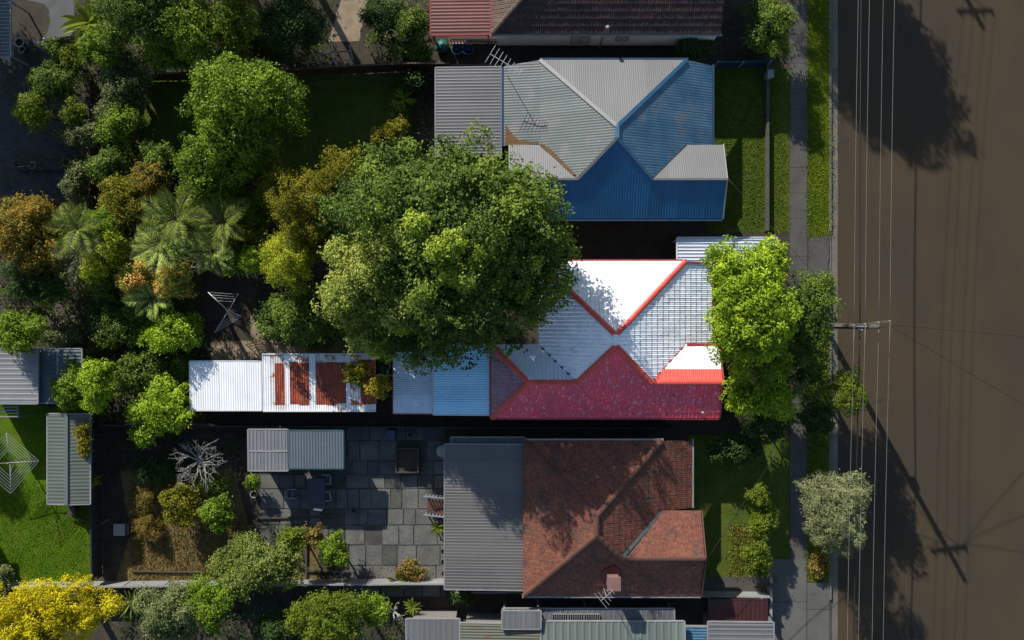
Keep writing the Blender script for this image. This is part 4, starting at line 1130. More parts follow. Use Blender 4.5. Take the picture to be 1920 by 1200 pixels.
r = thing('dark_red_awning', 'dark red awning below the white boundary panels', 'awning', (GX(1385), GY(1143), 0))
lean_roof(r, GX(1330, 2.2), GY(1166, 2.2), GX(1438, 2.2), GY(1126, 2.2), (0, 1), 2.1, .04, M['dark_red'], .25, .01, .9, rib='rib', trim=M['dark_red'])
mb = MB()
for px in (1334, 1434):
    mb = MB(); mb.box(GX(px, 2) - .04, GY(1129, 2) - .04, 0, GX(px, 2) + .04, GY(1129, 2) + .04, 2.05); mb.build('post', M['dim_white'], r)
r = thing('skylight_verandah', 'grey verandah roof with three barred skylights above mint roof', 'verandah', (GX(1100), GY(1154), 0))
_, rf = lean_roof(r, GX(943, 2.6), GY(1167, 2.6), GX(1264, 2.6), GY(1143, 2.6), (0, -1), 2.5, .05, M['grey_sheet'], .3, .01, .9, rib='rib', trim=M['dim_white'])
for a in (1036, 1066, 1096):
    xa, xb, ya, yb2 = GX(a, 2.6), GX(a + 28, 2.6), GY(1164, 2.6), GY(1151, 2.6)
    f = MB()
    f.bar((xa, ya, 2.62), (xb, ya, 2.62), .05, .05); f.bar((xa, yb2, 2.62), (xb, yb2, 2.62), .05, .05)
    for i in range(8): f.bar((xa + (xb - xa) * i / 7, ya + .03, 2.62), (xa + (xb - xa) * i / 7, yb2 - .03, 2.62), .025, .05)
    s = f.build('skylight', M['dim_white'], rf)
    g = MB(); g.quad((xa, ya, 2.585), (xb, ya, 2.585), (xb, yb2, 2.585), (xa, yb2, 2.585)); g.build('pane', M['glass'], rf)
for px in (948, 1100, 1260):
    mb = MB(); mb.box(GX(px, 2.5) - .04, GY(1146, 2.5) - .04, 0, GX(px, 2.5) + .04, GY(1146, 2.5) + .04, 2.45); mb.build('post', M['dim_white'], r)

# --- top left corner
r = thing('shade_sail', 'grey cloth shade sail with a curved edge', 'shade sail', (GX(105), GY(30), 0))
mb = MB(); cs = [(139, -30), (139, 66), (110, 70), (82, 72), (90, 58), (94, 40), (92, 20), (84, 8), (72, 4), (50, 0), (40, -30)]
mb.poly([P(a, b, 2.9 + .003 * (b % 17)) for a, b in cs]); mb.poly([(x, y, z_ - .012) for x, y, z_ in [P(a, b, 2.9 + .003 * (b % 17)) for a, b in cs]][::-1])
mb.build('cloth', M['sail'], r)
for a, b in ((139, 67), (83, 73)):
    mb = MB(); x, y, _ = P(a, b, 2.9); mb.tube([(x, y, 0), (x, y, 3.0)], .04, 8); mb.build('post', M['galv'], r, True)
r = thing('blue_grey_awning', 'narrow blue grey ribbed awning in top left corner', 'awning', (GX(5), GY(40), 0))
lean_roof(r, GX(-60, 2.5), GY(106, 2.5), GX(19, 2.5), GY(-60, 2.5), (1, 0), 2.4, .05, M['teal'], .2, .012, .9, rib='rib', trim=M['dim_white'])
for py in (0, 102):
    mb = MB(); mb.box(GX(15, 2.4) - .04, GY(py, 2.4) - .04, 0, GX(15, 2.4) + .04, GY(py, 2.4) + .04, 2.36); mb.build('post', M['dim_white'], r)
r = thing('timber_deck', 'dark boarded deck in the shaded left garden', 'deck', (GX(75), GY(290), 0))
for i in range(17):
    a = 30 + i * 5.6
    mb = MB(); mb.box(GX(a), GY(320), 0.1, GX(a + 5.2), GY(298), .22 + rnd.uniform(-.004, .004)); mb.build('board', M['dark_timber'], r)
for py in (301, 317):
    mb = MB(); mb.box(GX(30), GY(py + 1), 0, GX(125), GY(py - 1), .098); mb.build('joist', M['dark_timber'], r)

# ------------------------------------------------------------------ fences
def panel_fence(name, label, pts, zh, m, capm, postm, th=0.045, step=None, ribs=True, postw=0.07):
    """pts: plan pixels at ground of panel joints"""
    W_ = [(GX(a), GY(b)) for a, b in pts]
    r = thing(name, label, 'fence', (W_[0][0], W_[0][1], 0))
    for i, (a, b) in enumerate(zip(W_[:-1], W_[1:])):
        L_ = math.hypot(b[0] - a[0], b[1] - a[1]); u = ((b[0] - a[0]) / L_, (b[1] - a[1]) / L_)
        n = max(2, int(L_ / .1)); mb = MB()
        zt = zh + rnd.uniform(-.02, .02)
        for j in range(n):
            o = (th * .5 if (j % 3 == 0 and ribs) else -th * .1)
            o2 = (th * .5 if ((j + 1) % 3 == 0 and ribs) else -th * .1)
            nx, ny = -u[1], u[0]
            A = (a[0] + u[0] * L_ * j / n + nx * o, a[1] + u[1] * L_ * j / n + ny * o)
            B = (a[0] + u[0] * L_ * (j + 1) / n + nx * o2, a[1] + u[1] * L_ * (j + 1) / n + ny * o2)
            A2 = (A[0] - nx * .02, A[1] - ny * .02); B2 = (B[0] - nx * .02, B[1] - ny * .02)
            mb.quad((A[0], A[1], .04), (B[0], B[1], .04), (B[0], B[1], zt), (A[0], A[1], zt))
            mb.quad((B2[0], B2[1], .04), (A2[0], A2[1], .04), (A2[0], A2[1], zt), (B2[0], B2[1], zt))
            mb.quad((A[0], A[1], zt), (B[0], B[1], zt), (B2[0], B2[1], zt), (A2[0], A2[1], zt))
        p = mb.build('panel', m, r)
        mb = MB(); mb.bar((a[0], a[1], zt + .025), (b[0], b[1], zt + .025), .09, .045); mb.build('capping', capm, p)
    for a in W_:
        mb = MB(); mb.box(a[0] - postw / 2, a[1] - postw / 2, 0, a[0] + postw / 2, a[1] + postw / 2, zh + .06); mb.build('post', postm, r)
    return r


panel_fence('steel_fence', 'tan steel panel fence below the top left garden', [(262, 152), (335, 151), (409, 149), (483, 147), (556, 145), (628, 140), (702, 136), (775, 133), (846, 133)], 1.75, M['tan_fence'], M['fence_cap'], M['fence_cap'])
panel_fence('side_boundary_fence', 'red brown panel fence along the brown tiled house', [(848, 133), (920, 132), (992, 130), (1066, 129), (1140, 128), (1214, 126), (1288, 124), (1310, 123)], 1.3, M['brown_board'], M['fence_cap'], M['fence_cap'])
panel_fence('vertical_tan_fence', 'tan slatted fence with red capping in left garden', [(193, 165), (193, 232), (193, 300), (193, 372)], 1.8, M['tan_fence'], M['fence_cap'], M['fence_cap'])
panel_fence('dark_paling_fence', 'dark paling fence beside the lush left lawn', [(186, 800), (188, 870), (190, 940), (191, 1010), (192, 1078)], 1.5, M['dark_timber'], M['dark_timber'], M['dark_timber'])
panel_fence('white_panel_fence', 'long white fence along the lower garden boundary', [(-60, 1092), (20, 1091), (95, 1090), (170, 1089), (245, 1089), (320, 1088), (395, 1087), (470, 1086), (545, 1086), (620, 1085), (695, 1085), (770, 1084), (845, 1084)], 1.3, M['dim_white'], M['dim_white'], M['dim_white'], ribs=False)
panel_fence('white_front_panels', 'white boundary panels beside the concrete side path', [(1253, 1106), (1290, 1107), (1355, 1108), (1432, 1109)], 1.2, M['dim_white'], M['dim_white'], M['dim_white'], ribs=False)
panel_fence('brown_side_gate', 'brown timber fence between side passage and carport', [(1266, 445), (1266, 493)], 1.6, M['brown_board'], M['brown_board'], M['brown_board'])
panel_fence('lot_paling_fence', 'dark boundary palings below the red tiled roof', [(205, 793), (280, 793), (355, 794), (430, 795), (505, 795), (580, 795), (655, 796), (730, 796), (805, 797), (880, 797), (955, 797), (1030, 798), (1105, 798), (1180, 798), (1255, 798)], 1.4, M['dark_timber'], M['dark_timber'], M['dark_timber'])
panel_fence('blue_tarp_screen', 'blue screen panels near the upper front garden', [(1338, 126), (1385, 126), (1436, 124)], 1.2, M['rope_blue'], M['rope_blue'], M['galv'])
# low front wall with a white capped pillar
r = thing('low_front_wall', 'low pale wall edging the upper front lawn', 'wall', (GX(1437), GY(300), 0))
y = GY(434)
while y < GY(150):
    mb = MB(); mb.box(GX(1434), y + .004, 0, GX(1439), y + .796, .42 + rnd.uniform(-.006, .006)); mb.build('block', M['path'], r); y += .8
mb = MB(); mb.box(GX(1432), GY(152), 0, GX(1441), GY(140), .95); mb.box(GX(1432) - .04, GY(152) - .04, .952, GX(1441) + .04, GY(140) + .04, 1.05); mb.build('pillar', M['dim_white'], r)
r = thing('front_path_wall', 'low grey wall above the pale driveway', 'wall', (GX(1440), GY(1100), 0))
for y0, y1 in ((1160, 1130), (1129, 1098)):
    mb = MB(); mb.box(GX(1437), GY(y0), 0, GX(1441.5), GY(y1), .8); mb.build('block', M['dim_white'], r)
# top railing behind the sunroom
r = thing('picket_rail', 'white picket rail below the warm grey sunroom', 'railing', (GX(915, 1), GY(1108, 1), 0))
x0, x1, yb = GX(852, 1.0), GX(978, 1.0), GY(1111, 1.0)
for z in (.5, 1.05):
    mb = MB(); mb.bar((x0, yb, z), (x1, yb, z), .06, .06); mb.build('rail', M['dim_white'], r)
for i in range(24):
    x = x0 + (x1 - x0) * (i + .5) / 24
    mb = MB(); mb.box(x - .035, yb - .012, .05, x + .035, yb + .012, 1.02 if i % 2 else 1.0); mb.build('picket', M['dim_white'], r)

# ------------------------------------------------------------------ power poles and wires
def arm_pole(name, label, bx, by, h, tilt=0.12, drop=1.0):
    r = thing(name, label, 'power pole', (bx, by, 0))
    mb = MB(); mb.tube([(bx, by, -.1), (bx, by, h * .5), (bx, by, h)], [.17, .15, .12], 12); mb.build('shaft', M['pole_wood'], r, True)
    zc = h - drop
    d = Vector((math.cos(tilt), math.sin(tilt), 0))
    a = Vector((bx, by, zc)) - d * 1.05; b = Vector((bx, by, zc)) + d * 1.05
    off = Vector((-d.y, d.x, 0)) * .17
    mb = MB(); mb.bar(a + off, b + off, .12, .12); ca = mb.build('crossarm', M['pole_wood'], r)
    ins = []
    for t_ in (-.92, -.35, .35, .92):
        c = Vector((bx, by, zc + .062)) + d * t_ + off
        mb = MB(); mb.lathe(c, [(.02, 0), (.02, .05), (.06, .06), (.05, .1), (.065, .12), (.035, .17), (0, .18)], 10)
        mb.build('insulator', M['porcelain'], ca, True); ins.append(c + Vector((0, 0, .16)))
    for sgn in (-1, 1):
        mb = MB(); mb.bar(Vector((bx, by, zc - .7)) + off * .8, Vector((bx, by, zc - .05)) + d * (.7 * sgn) + off, .04, .02); mb.build('brace', M['galv'], r)
    mb = MB(); mb.box(bx + .1, by - .22, 5.0, bx + .36, by + .1, 5.35); mb.build('junction_box', M['galv'], r)
    mb = MB(); mb.tube([(bx - .17, by, .1), (bx - .16, by, 4), (bx - .13, by, zc)], .025, 6); mb.build('conduit', M['galv'], r)
    return r, ins


PX, PY = GX(1546), GY(611)
PH = 8.5
pole, ins = arm_pole('power_pole', 'weathered timber power pole with crossarm beside the front tree', PX, PY, PH)
pole2, ins2 = arm_pole('power_pole', 'power pole further up the street beyond the frame', GX(1552), GY(-478), 9.4, 0.02, 0.5)
pole3, ins3 = arm_pole('power_pole', 'power pole further down the street beyond the frame', GX(1528), GY(1640), 8.7, 0.05)


def wire(a, b, sag, rad, m, label, group=None, name='power_line'):
    a = Vector(a); b = Vector(b); pts = []
    for i in range(25):
        t_ = i / 24; p = a.lerp(b, t_); p.z -= 4 * sag * t_ * (1 - t_); pts.append(p)
    r = MB(); r.tube(pts, rad, 5)
    return tag(r.build(name, m, None, True), label, 'cable', group)


names = ['outermost from the street side', 'second from the kerb side', 'third from the kerb side', 'nearest the road centre']
names = ['closest to the kerb', 'second from the kerb', 'third from the kerb', 'farthest out over the road']
for i in range(4):
    wire(ins[i], ins2[i], .35, .010, M['wire'], 'pale power line running up the street, ' + names[i])
    wire(ins[i], ins3[i], .3, .010, M['wire'], 'pale power line running down the street, ' + names[i])
wire((PX + .25, PY, 5.2), (GX(1552) + .25, GY(-478), 5.6), .3, .035, M['black_wire'], 'thick dark cable hung low under the upper power lines', name='telephone_cable')
wire((PX + .25, PY, 5.2), (GX(1528) + .25, GY(1640), 5.6), .3, .035, M['black_wire'], 'thick dark cable hung low under the lower power lines', name='telephone_cable')
hx = PX + 1.0
for (px, py, lb) in ((2080, 405, 'thin black service wire rising to the upper right'), (2080, 645, 'thin black service wire crossing straight over the road'), (2080, 850, 'thin black service wire falling to lower right')):
    wire((hx, PY + .1, 7.3), P(px, py, 5.0), .35, .012, M['black_wire'], lb, name='service_wire')
wire((PX - .2, PY, 7.2), (11.6, -3.4, 4.2), .3, .016, M['black_wire'], 'service wire from pole to the red tiled roof', name='service_wire')
wire((PX - .2, PY + .1, 7.1), (11.75, 7.68, 4.2), .35, .016, M['black_wire'], 'service wire from pole up to the blue roof', name='service_wire')
wire((PX - .2, PY - .1, 7.1), (10.6, -12.97, 4.3), .35, .016, M['black_wire'], 'service wire from pole down to the terracotta roof', name='service_wire')

# ------------------------------------------------------------------ clotheslines, antennas
def rotary_line(name, label, cx, cy, h, R, rot, nl, m, lines=True):
    r = thing(name, label, 'clothesline', (cx, cy, 0))
    mb = MB(); mb.tube([(cx, cy, 0), (cx, cy, h + .25)], .035, 8); mb.build('post', m, r, True)
    tips = []
    for k in range(4):
        a = rot + k * math.pi / 2
        t_ = Vector((cx + R[k % 2] * math.cos(a), cy + R[k % 2] * math.sin(a), h + .12)); tips.append(t_)
        mb = MB(); mb.tube([(cx, cy, h - .05), t_], .022, 6); mb.build('arm', m, r, True)
        mb = MB(); mb.tube([(cx, cy, h - .5), Vector((cx, cy, h - .05)).lerp(t_, .35)], .014, 5); mb.build('strut', m, r, True)
    c = Vector((cx, cy, h - .05))
    for i in range(nl):
        f = 1 - i * .11
        for k in range(4):
            mb = MB(); mb.tube([c.lerp(tips[k], f), c.lerp(tips[(k + 1) % 4], f)], .011, 4); mb.build('line', m, r)
    return r


rotary_line('rotary_clothesline', 'pale rotary clothesline strung in nested diamonds over left lawn', *P(18, 868, 1.9)[:2], 1.9, (1.72, 1.72), math.radians(4), 6, M['dim_white'])
# the older, half collapsed clothesline on the outlined lot
cx, cy, _ = P(428, 583, 1.7)
r = thing('old_clothesline', 'old bent rotary clothesline on the shaded dirt patch', 'clothesline', (cx, cy, 0))
mb = MB(); mb.tube([(cx, cy, 0), (cx, cy, 1.85)], .035, 8); mb.build('post', M['galv'], r, True)
tips = [P(390, 548, 1.75), P(402, 624, 1.75), P(453, 593, 1.75), P(446, 552, 1.6)]
for q in tips:
    mb = MB(); mb.tube([(cx, cy, 1.68), q], .026, 6); mb.build('arm', M['galv'], r, True)
for (a, b) in ((0, 3), (1, 2)):
    for f in (.55, .72, .86, 1.0):
        A = Vector((cx, cy, 1.66)).lerp(Vector(tips[a]), f); B = Vector((cx, cy, 1.66)).lerp(Vector(tips[b]), f)
        mb = MB(); mb.tube([A, (A + B) / 2 - Vector((0, 0, .05)), B], .011, 4); mb.build('line', M['galv'], r)


def antenna(name, label, x, y, z0, h, rot, L_=1.3, n=7, boom2=True):
    r = thing(name, label, 'antenna', (x, y, z0))
    mb = MB(); mb.tube([(x, y, z0), (x, y, z0 + h)], .02, 6); mb.build('mast', M['galv'], r)
    d = Vector((math.cos(rot), math.sin(rot), 0)); s = Vector((-d.y, d.x, 0)); c = Vector((x, y, z0 + h - .05))
    mb = MB(); mb.bar(c - d * L_ / 2, c + d * L_ / 2, .03, .03); b = mb.build('boom', M['galv'], r)
    for i in range(n):
        q = c + d * (L_ * (i / (n - 1) - .5)) + Vector((0, 0, .02)); w = .55 - .35 * i / (n - 1)
        mb = MB(); mb.tube([q - s * w, q + s * w], .012, 4); mb.build('element', M['galv'], b)


antenna('tv_antenna', 'television antenna on the blue house roof corner', GX(948, 3.6), GY(128, 3.6), 2.75, 2.0, 2.6 - math.pi, 1.9, 8)
antenna('tv_antenna', 'small television antenna beside the pink chimney', GX(1136, 4.6), GY(1114, 4.6), 3.4, 1.6, .7, .8, 5)

# ------------------------------------------------------------------ yard furniture
def garden_chair():
    r = thing('garden_chair', 'white garden chair left of smoky table', 'chair', (0, 0, 0), 'white garden chairs around the smoky table')
    m = M['white_plastic']
    mb = MB(); mb.box(-.24, -.22, .42, .24, .24, .45); mb.build('seat', M['table_grey'], r)
    for sx in (-1, 1):
        for sy in (-1, 1):
            mb = MB(); mb.tube([(sx * .26, sy * .24, 0), (sx * .25, sy * .22, .64 if sy < 0 else .62)], .02, 6); mb.build('leg', m, r)
        mb = MB(); mb.bar((sx * .26, -.28, .64), (sx * .26, .26, .65), .06, .03); mb.build('armrest', m, r)
    mb = MB(); mb.bar((-.25, .25, .66), (.25, .25, .66), .03, .04); mb.bar((-.25, .33, .9), (.25, .33, .9), .05, .04)
    for i in range(5): mb.bar((-.2 + i * .1, .26, .66), (-.2 + i * .1, .325, .88), .04, .02)
    mb.build('backrest', m, r)
    mb = MB(); mb.bar((-.24, .0, .44), (.24, .0, .44), .03, .03); mb.build('stretcher', m, r)
    return r


ch = garden_chair()
spots = [(548, 925, 1.57, None), (612, 898, -1.57, 'white garden chair at upper right of smoky table'), (612, 930, -1.45, 'white garden chair at lower right of smoky table'), (600, 943, 3.0, 'white garden chair tucked into lower edge of smoky table')]
for i, (px, py, a, lb) in enumerate(spots):
    x, y, _ = P(px, py, .5)
    if i == 0: ch.location = (x, y, .035); ch.rotation_euler = (0, 0, a)
    else: copy_tree(ch, (x, y, .035), a, 1, lb)
r = thing('garden_table', 'smoky dark rectangular garden table on the slabs', 'table', (GX(597), GY(925), 0))
mb = MB(); mb.box(GX(577, .7), GY(951, .7), .70, GX(610, .7), GY(897, .7), .73); mb.build('tabletop', M['table_grey'], r)
for a in (580, 607):
    for b in (900, 948):
        mb = MB(); mb.tube([(GX(a, .7), GY(b, .7), .035), (GX(a, .7), GY(b, .7), .698)], .025, 6); mb.build('leg', M['white_plastic'], r)


def planter(name, label, cat, px0, py0, px1, py1, h, m, soilm):
    r = thing(name, label, cat, (GX((px0 + px1) / 2), GY((py0 + py1) / 2), 0))
    x0, x1, y0, y1 = GX(px0, h), GX(px1, h), GY(py1, h), GY(py0, h)
    for q in ((x0, y0, x1, y0 + .07), (x0, y1 - .07, x1, y1), (x0, y0 + .072, x0 + .07, y1 - .072), (x1 - .07, y0 + .072, x1, y1 - .072)):
        mb = MB(); mb.box(q[0], q[1], .03, q[2], q[3], h); mb.build('board', m, r)
    mb = MB(); mb.box(x0 + .072, y0 + .072, .03, x1 - .072, y1 - .072, h - .12); mb.build('soil', soilm, r)


planter('planter_box', 'dark square timber planter standing on the slabs', 'planter', 741, 840, 785, 887, .55, M['timber'], M['soil'])
r = thing('storage_bin', 'dark blue lidded bin against the boundary fence', 'bin', (GX(732), GY(815), 0))
mb = MB(); mb.box(GX(725, .9), GY(825, .9), .04, GX(740, .9), GY(807, .9), .92); mb.build('body', M['blue_plastic'], r)
mb = MB(); mb.box(GX(724.4, .9), GY(825.6, .9), .922, GX(740.6, .9), GY(806, .9), .98); mb.build('lid', M['blue_plastic'], r)


def pot(name, label, px, py, rad, h, m, group=None, z=0.03):
    x, y, _ = P(px, py, h)
    r = thing(name, label, 'pot', (x, y, z), group)
    mb = MB(); mb.lathe((x, y, z), [(0, 0), (rad * .7, 0), (rad, h), (rad * 1.08, h), (rad * 1.08, h + .04), (rad * .86, h + .04), (rad * .84, h - .06)], 16); mb.build('body', m, r, True)
    mb = MB(); mb.lathe((x, y, z), [(rad * .85, h - .07), (0, h - .05)], 16); mb.build('soil', M['soil'], r)
    return r


pot('flower_pot', 'round pale pot near the boundary fence, upper yard edge', 770, 814, .2, .35, M['pot'])
pot('flower_pot', 'dark rimmed pot beside the table slabs', 664, 957, .17, .3, M['pot'])
pot('flower_pot', 'white pot at the left end of the slabs', 476, 927, .2, .4, M['dim_white'])
pot('flower_pot', 'grey pot at the foot of the sunroom, topmost of three', 833, 1034, .2, .35, M['pot'])
pot('flower_pot', 'grey pot at the foot of the sunroom, middle of three', 833, 1054, .2, .35, M['pot'])
pot('flower_pot', 'grey pot at the foot of the sunroom, lowest of three', 834, 1075, .2, .35, M['pot'])
pot('flower_pot', 'small pale pot near the white fence in lower yard', 687, 1095, .17, .3, M['pot'])
pot('flower_pot', 'pale ringed pot on the dark garden beside the patio', 733, 64, .24, .4, M['pot'])
pot('flower_pot', 'large dark pot beside the pale dirt path', 695, 8, .24, .4, M['terracotta_pot'])
pot('flower_pot', 'pale pot behind the grey skillion wall', 807, 143, .22, .35, M['pot'])
pot('flower_pot', 'pair member pale pot in the left shaded garden', 37, 80, .26, .4, M['white_plastic'])
pot('flower_pot', 'smaller pale pot beside the left awning', 42, 93, .18, .35, M['white_plastic'])
# round mirror-like lid on sunroom side
x, y, _ = P(830, 846, 1.0)
r = thing('water_tank', 'pale round water tank beside the sunroom corner', 'tank', (x, y, 0))
mb = MB(); mb.lathe((x, y, 0), [(0, .03), (.34, .03), (.34, 1.0)], 20); mb.build('body', M['dim_white'], r, True)
mb = MB(); mb.lathe((x, y, 0), [(.36, 1.0), (.36, 1.05), (.1, 1.14), (0, 1.15)], 20); mb.build('lid', M['dim_white'], r, True)

# back stair with slatted hand rails
r = thing('back_stair', 'brown boarded steps with white slatted handrails', 'steps', (GX(815), GY(950), 0))
for i in range(5):
    a = 801 + i * 6.5
    mb = MB(); mb.box(GX(a, .3), GY(963, .5), .05 + .16 * i, GX(a + 6.3, .3), GY(938, .5), .09 + .16 * i + .10); mb.build('tread', M['brown_board'], r)
for py in (932, 967):
    yb = GY(py, 1.2)
    mb = MB(); mb.bar((GX(794, 1.0), yb, .95), (GX(833, 1.6), yb, 1.6), .07, .06); rl = mb.build('handrail', M['white_plastic'], r)
    for i in range(6):
        f = (i + .5) / 6
        x = GX(794, 1.0) + (GX(833, 1.6) - GX(794, 1.0)) * f
        mb = MB(); mb.box(x - .045, yb - .06, .05 + .6 * f, x + .045, yb - .035, .9 + .65 * f); mb.build('picket', M['white_plastic'], r)

# beehive style box, pale poles and edging in the dry garden
x, y, _ = P(228, 993, .6)
r = thing('wooden_hive', 'pale wooden box hive on the dry garden', 'hive', (x, y, 0))
mb = MB(); mb.box(x - .4, y - .3, .05, x + .42, y + .3, .6); mb.build('body', M['timber'], r)
mb = MB(); mb.box(x - .44, y - .34, .602, x + .2, y + .34, .68); mb.build('lid', M['dim_white'], r)
for nm, lb, pa, pb, m, w in (('edging_pole', 'long pale pole edging the dry garden', (247, 1071), (385, 1073), 'timber', .07), ('garden_stake', 'short pale stake on the dark garden soil', (189, 983), (204, 974), 'dim_white', .05),
                             ('edging_board', 'upright timber edging beside the citrus tree', (574, 1020), (574, 1095), 'timber', .12), ('edging_board', 'timber edging along the lower garden bed', (575, 1070), (655, 1072), 'timber', .1),
                             ('edging_board', 'stone edging strip under the sunny slabs', (480, 972), (640, 967), 'timber', .1)):
    a = P(*pa, .1); b = P(*pb, .1); mb = MB(); mb.bar((a[0], a[1], .08), (b[0], b[1], .08), w, .14)
    o = mb.build(nm, M[m]); tag(o, lb, 'edging')
# green bag, blue tubs by the patio
x, y, _ = P(829, 86, .5)
r = thing('green_sack', 'sea green plastic sack by the red patio', 'sack', (x, y, 0))
mb = MB(); mb.lathe((x, y, .02), [(0, 0), (.3, .0), (.4, .18), (.38, .42), (.26, .6), (.1, .72), (0, .74)], 14)
mb.v = [(a + .05 * math.sin(7 * b + 3 * c), b + .05 * math.sin(6 * a + 4 * c), c) for a, b, c in mb.v]
mb.build('body', M['green_plastic'], r, True)
mb = MB(); mb.lathe((x + .02, y + .02, .76), [(.1, -.03), (.13, .02), (.05, .08), (0, .08)], 10); mb.build('tied_neck', M['green_plastic'], r, True)
for px, lb in ((857, 'blue round tub under the balustrade, left one'), (877, 'blue round tub under the balustrade, right one')):
    x, y, _ = P(px, 92, .4)
    r = thing('tub', lb, 'tub', (x, y, 0), 'blue tubs under the balustrade')
    mb = MB(); mb.lathe((x, y, .02), [(0, 0), (.26, 0), (.32, .38), (.29, .38), (.24, .05), (0, .05)], 16); mb.build('body', M['blue_plastic'], r, True)
    mb = MB(); mb.lathe((x, y, .02), [(.32, .37), (.36, .39), (.36, .42), (.29, .42)], 16); mb.build('rim', M['blue_plastic'], r, True)
r = thing('yellow_ball', 'small yellow green ball on shaded garden', 'ball', P(790, 97, .15)); mb = MB(); x, y, _ = P(790, 97, .15)
mb.lathe((x, y, .02), [(0.0, 0), (.1, .03), (.15, .14), (.1, .25), (0, .28)], 12); mb.build('shell', M['yellow_ballm'] if 'yellow_ballm' in M else mat('yellow_plastic', (.16, .16, .01)), r, True)
# lattice frame by the steel fence
r = thing('cold_frame', 'pale timber cold frame behind the tan steel fence', 'frame', (GX(615), GY(100), 0))
for (a, b) in (((567, 118), (662, 112)), ((580, 104), (660, 95)), ((622, 80), (628, 118)), ((580, 102), (584, 120)), ((655, 84), (662, 114)), ((622, 97), (658, 97)), ((600, 101), (604, 119))):
    pa = P(*a, .8); pb = P(*b, .8); mb = MB(); mb.bar(pa, pb, .055, .05); mb.build('bar', M['dim_white'], r)
for a in ((568, 117), (661, 112), (622, 81), (655, 86)):
    q = P(*a, .76); mb = MB(); mb.box(q[0] - .03, q[1] - .03, 0, q[0] + .03, q[1] + .03, .76); mb.build('leg', M['dim_white'], r)
# shovel-like hoop on the dark deck
r = thing('garden_hoop', 'pale long handled hoop lying on the dark deck', 'tool', P(50, 311, .24))
a = P(34, 313, .25); b = P(57, 311, .25); mb = MB(); mb.tube([a, b], .022, 6); mb.build('handle', M['dim_white'], r)
mb = MB(); c = Vector(P(61, 310, .25)); pts = [c + Vector((.17 * math.cos(t_), .2 * math.sin(t_), 0)) for t_ in np.linspace(2.2, -2.2, 12)]; mb.tube(pts, .022, 5); mb.build('hoop', M['dim_white'], r)
# stump table etc beside the green shed
x, y, _ = P(134, 956, .5)
r = thing('stump_seat', 'round stump seat at the end of green shed', 'seat', (x, y, 0))
mb = MB(); mb.lathe((x, y, 0), [(.24, 0), (.2, .48)], 14); mb.build('base', M['bark'], r); mb = MB(); mb.lathe((x, y, 0), [(.24, .48), (.24, .54), (0, .55)], 14); mb.build('top', M['timber'], r)
a = P(126, 964, .3); b = P(165, 980, .3); mb = MB(); mb.bar((a[0], a[1], .3), (b[0], b[1], .3), .14, .06); o = mb.build('loose_board', M['timber']); tag(o, 'loose timber board propped beside the stump seat', 'board')

# ------------------------------------------------------------------ palms, straps, bare trees
def palm(label, px, py, z, n, L_, kind, seed, group='feather palms in the left gardens', droop=.5):
    rng = np.random.default_rng(seed)
    cx, cy, _ = P(px, py, z)
    r = thing('palm_tree', label, 'palm', (cx, cy, 0), group)
    mb = MB(); mb.tube([(cx, cy, -.05), (cx + .05, cy, z * .5), (cx, cy, z)], [.17, .13, .12], 10); mb.build('trunk', M['bark'], r, True)
    for v in range(3):
        pass
    mes = []
    for v in range(3):
        npair = 34; P_ = []; N_ = []; A_ = []; S_ = []
        for i in range(npair):
            f = (i + 2) / (npair + 2)
            x = L_ * f * .95; zc = L_ * (.42 * f - droop * 1.25 * f * f)
            w = L_ * .30 * math.sin(math.pi * min(1, f * .92 + .1)) + .05
            for sgn in (-1, 1):
                dr = np.array([.75, sgn * 1.0, -.45 + rng.normal() * .12]); dr /= np.linalg.norm(dr)
                P_.append(np.array([x, 0, zc]) + dr * w * .5); A_.append(dr); S_.append(w * rng.uniform(.9, 1.1))
                N_.append(np.array([.2 + rng.normal() * .2, -sgn * .35 + rng.normal() * .2, 1]))
        me = leaf_mesh('frond', np.array(P_), nrm(np.array(N_)), np.array(S_), .085, rng.uniform(.2, .9, len(P_)), np.array(A_), rng)
        me.materials.append(LM[kind]); mes.append(me)
        mbs = MB(); pts = [(L_ * f * .97, 0, L_ * (.42 * f - droop * 1.25 * f * f) - .01) for f in np.linspace(0, 1, 8)]
        mbs.tube(pts, [.03, .026, .022, .019, .016, .012, .009, .005], 5)
        ms = bpy.data.meshes.new('midrib'); ms.from_pydata(mbs.v, [], mbs.f); ms.materials.append(M['frond_rib']); mes[v] = (me, ms)
    for i in range(n):
        me, ms = mes[i % 3]
        o = bpy.data.objects.new('frond', me); COL.objects.link(o); o.parent = r
        o.location = (0, 0, z); o.rotation_euler = (0, -rng.uniform(-.25, .55) if i % 2 else -rng.uniform(.2, .9), i * 2.4 + rng.uniform(-.25, .25)); sc = rng.uniform(.8, 1.1); o.scale = (sc,) * 3
        q = bpy.data.objects.new('midrib', ms); COL.objects.link(q); q.parent = o
    return r


M['frond_rib'] = mat('frond_rib', (.17, .16, .06), fine=.05)
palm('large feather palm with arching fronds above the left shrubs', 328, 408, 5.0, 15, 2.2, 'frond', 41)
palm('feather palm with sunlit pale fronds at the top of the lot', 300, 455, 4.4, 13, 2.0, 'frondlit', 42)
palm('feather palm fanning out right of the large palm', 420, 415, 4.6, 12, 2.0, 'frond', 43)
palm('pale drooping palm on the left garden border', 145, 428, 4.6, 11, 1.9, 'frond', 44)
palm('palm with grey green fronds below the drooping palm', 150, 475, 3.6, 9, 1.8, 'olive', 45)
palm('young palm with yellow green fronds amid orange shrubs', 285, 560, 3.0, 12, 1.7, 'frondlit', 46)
palm('small palm with shaded fronds left of clothesline', 400, 470, 3.4, 11, 1.7, 'frondlit', 47)


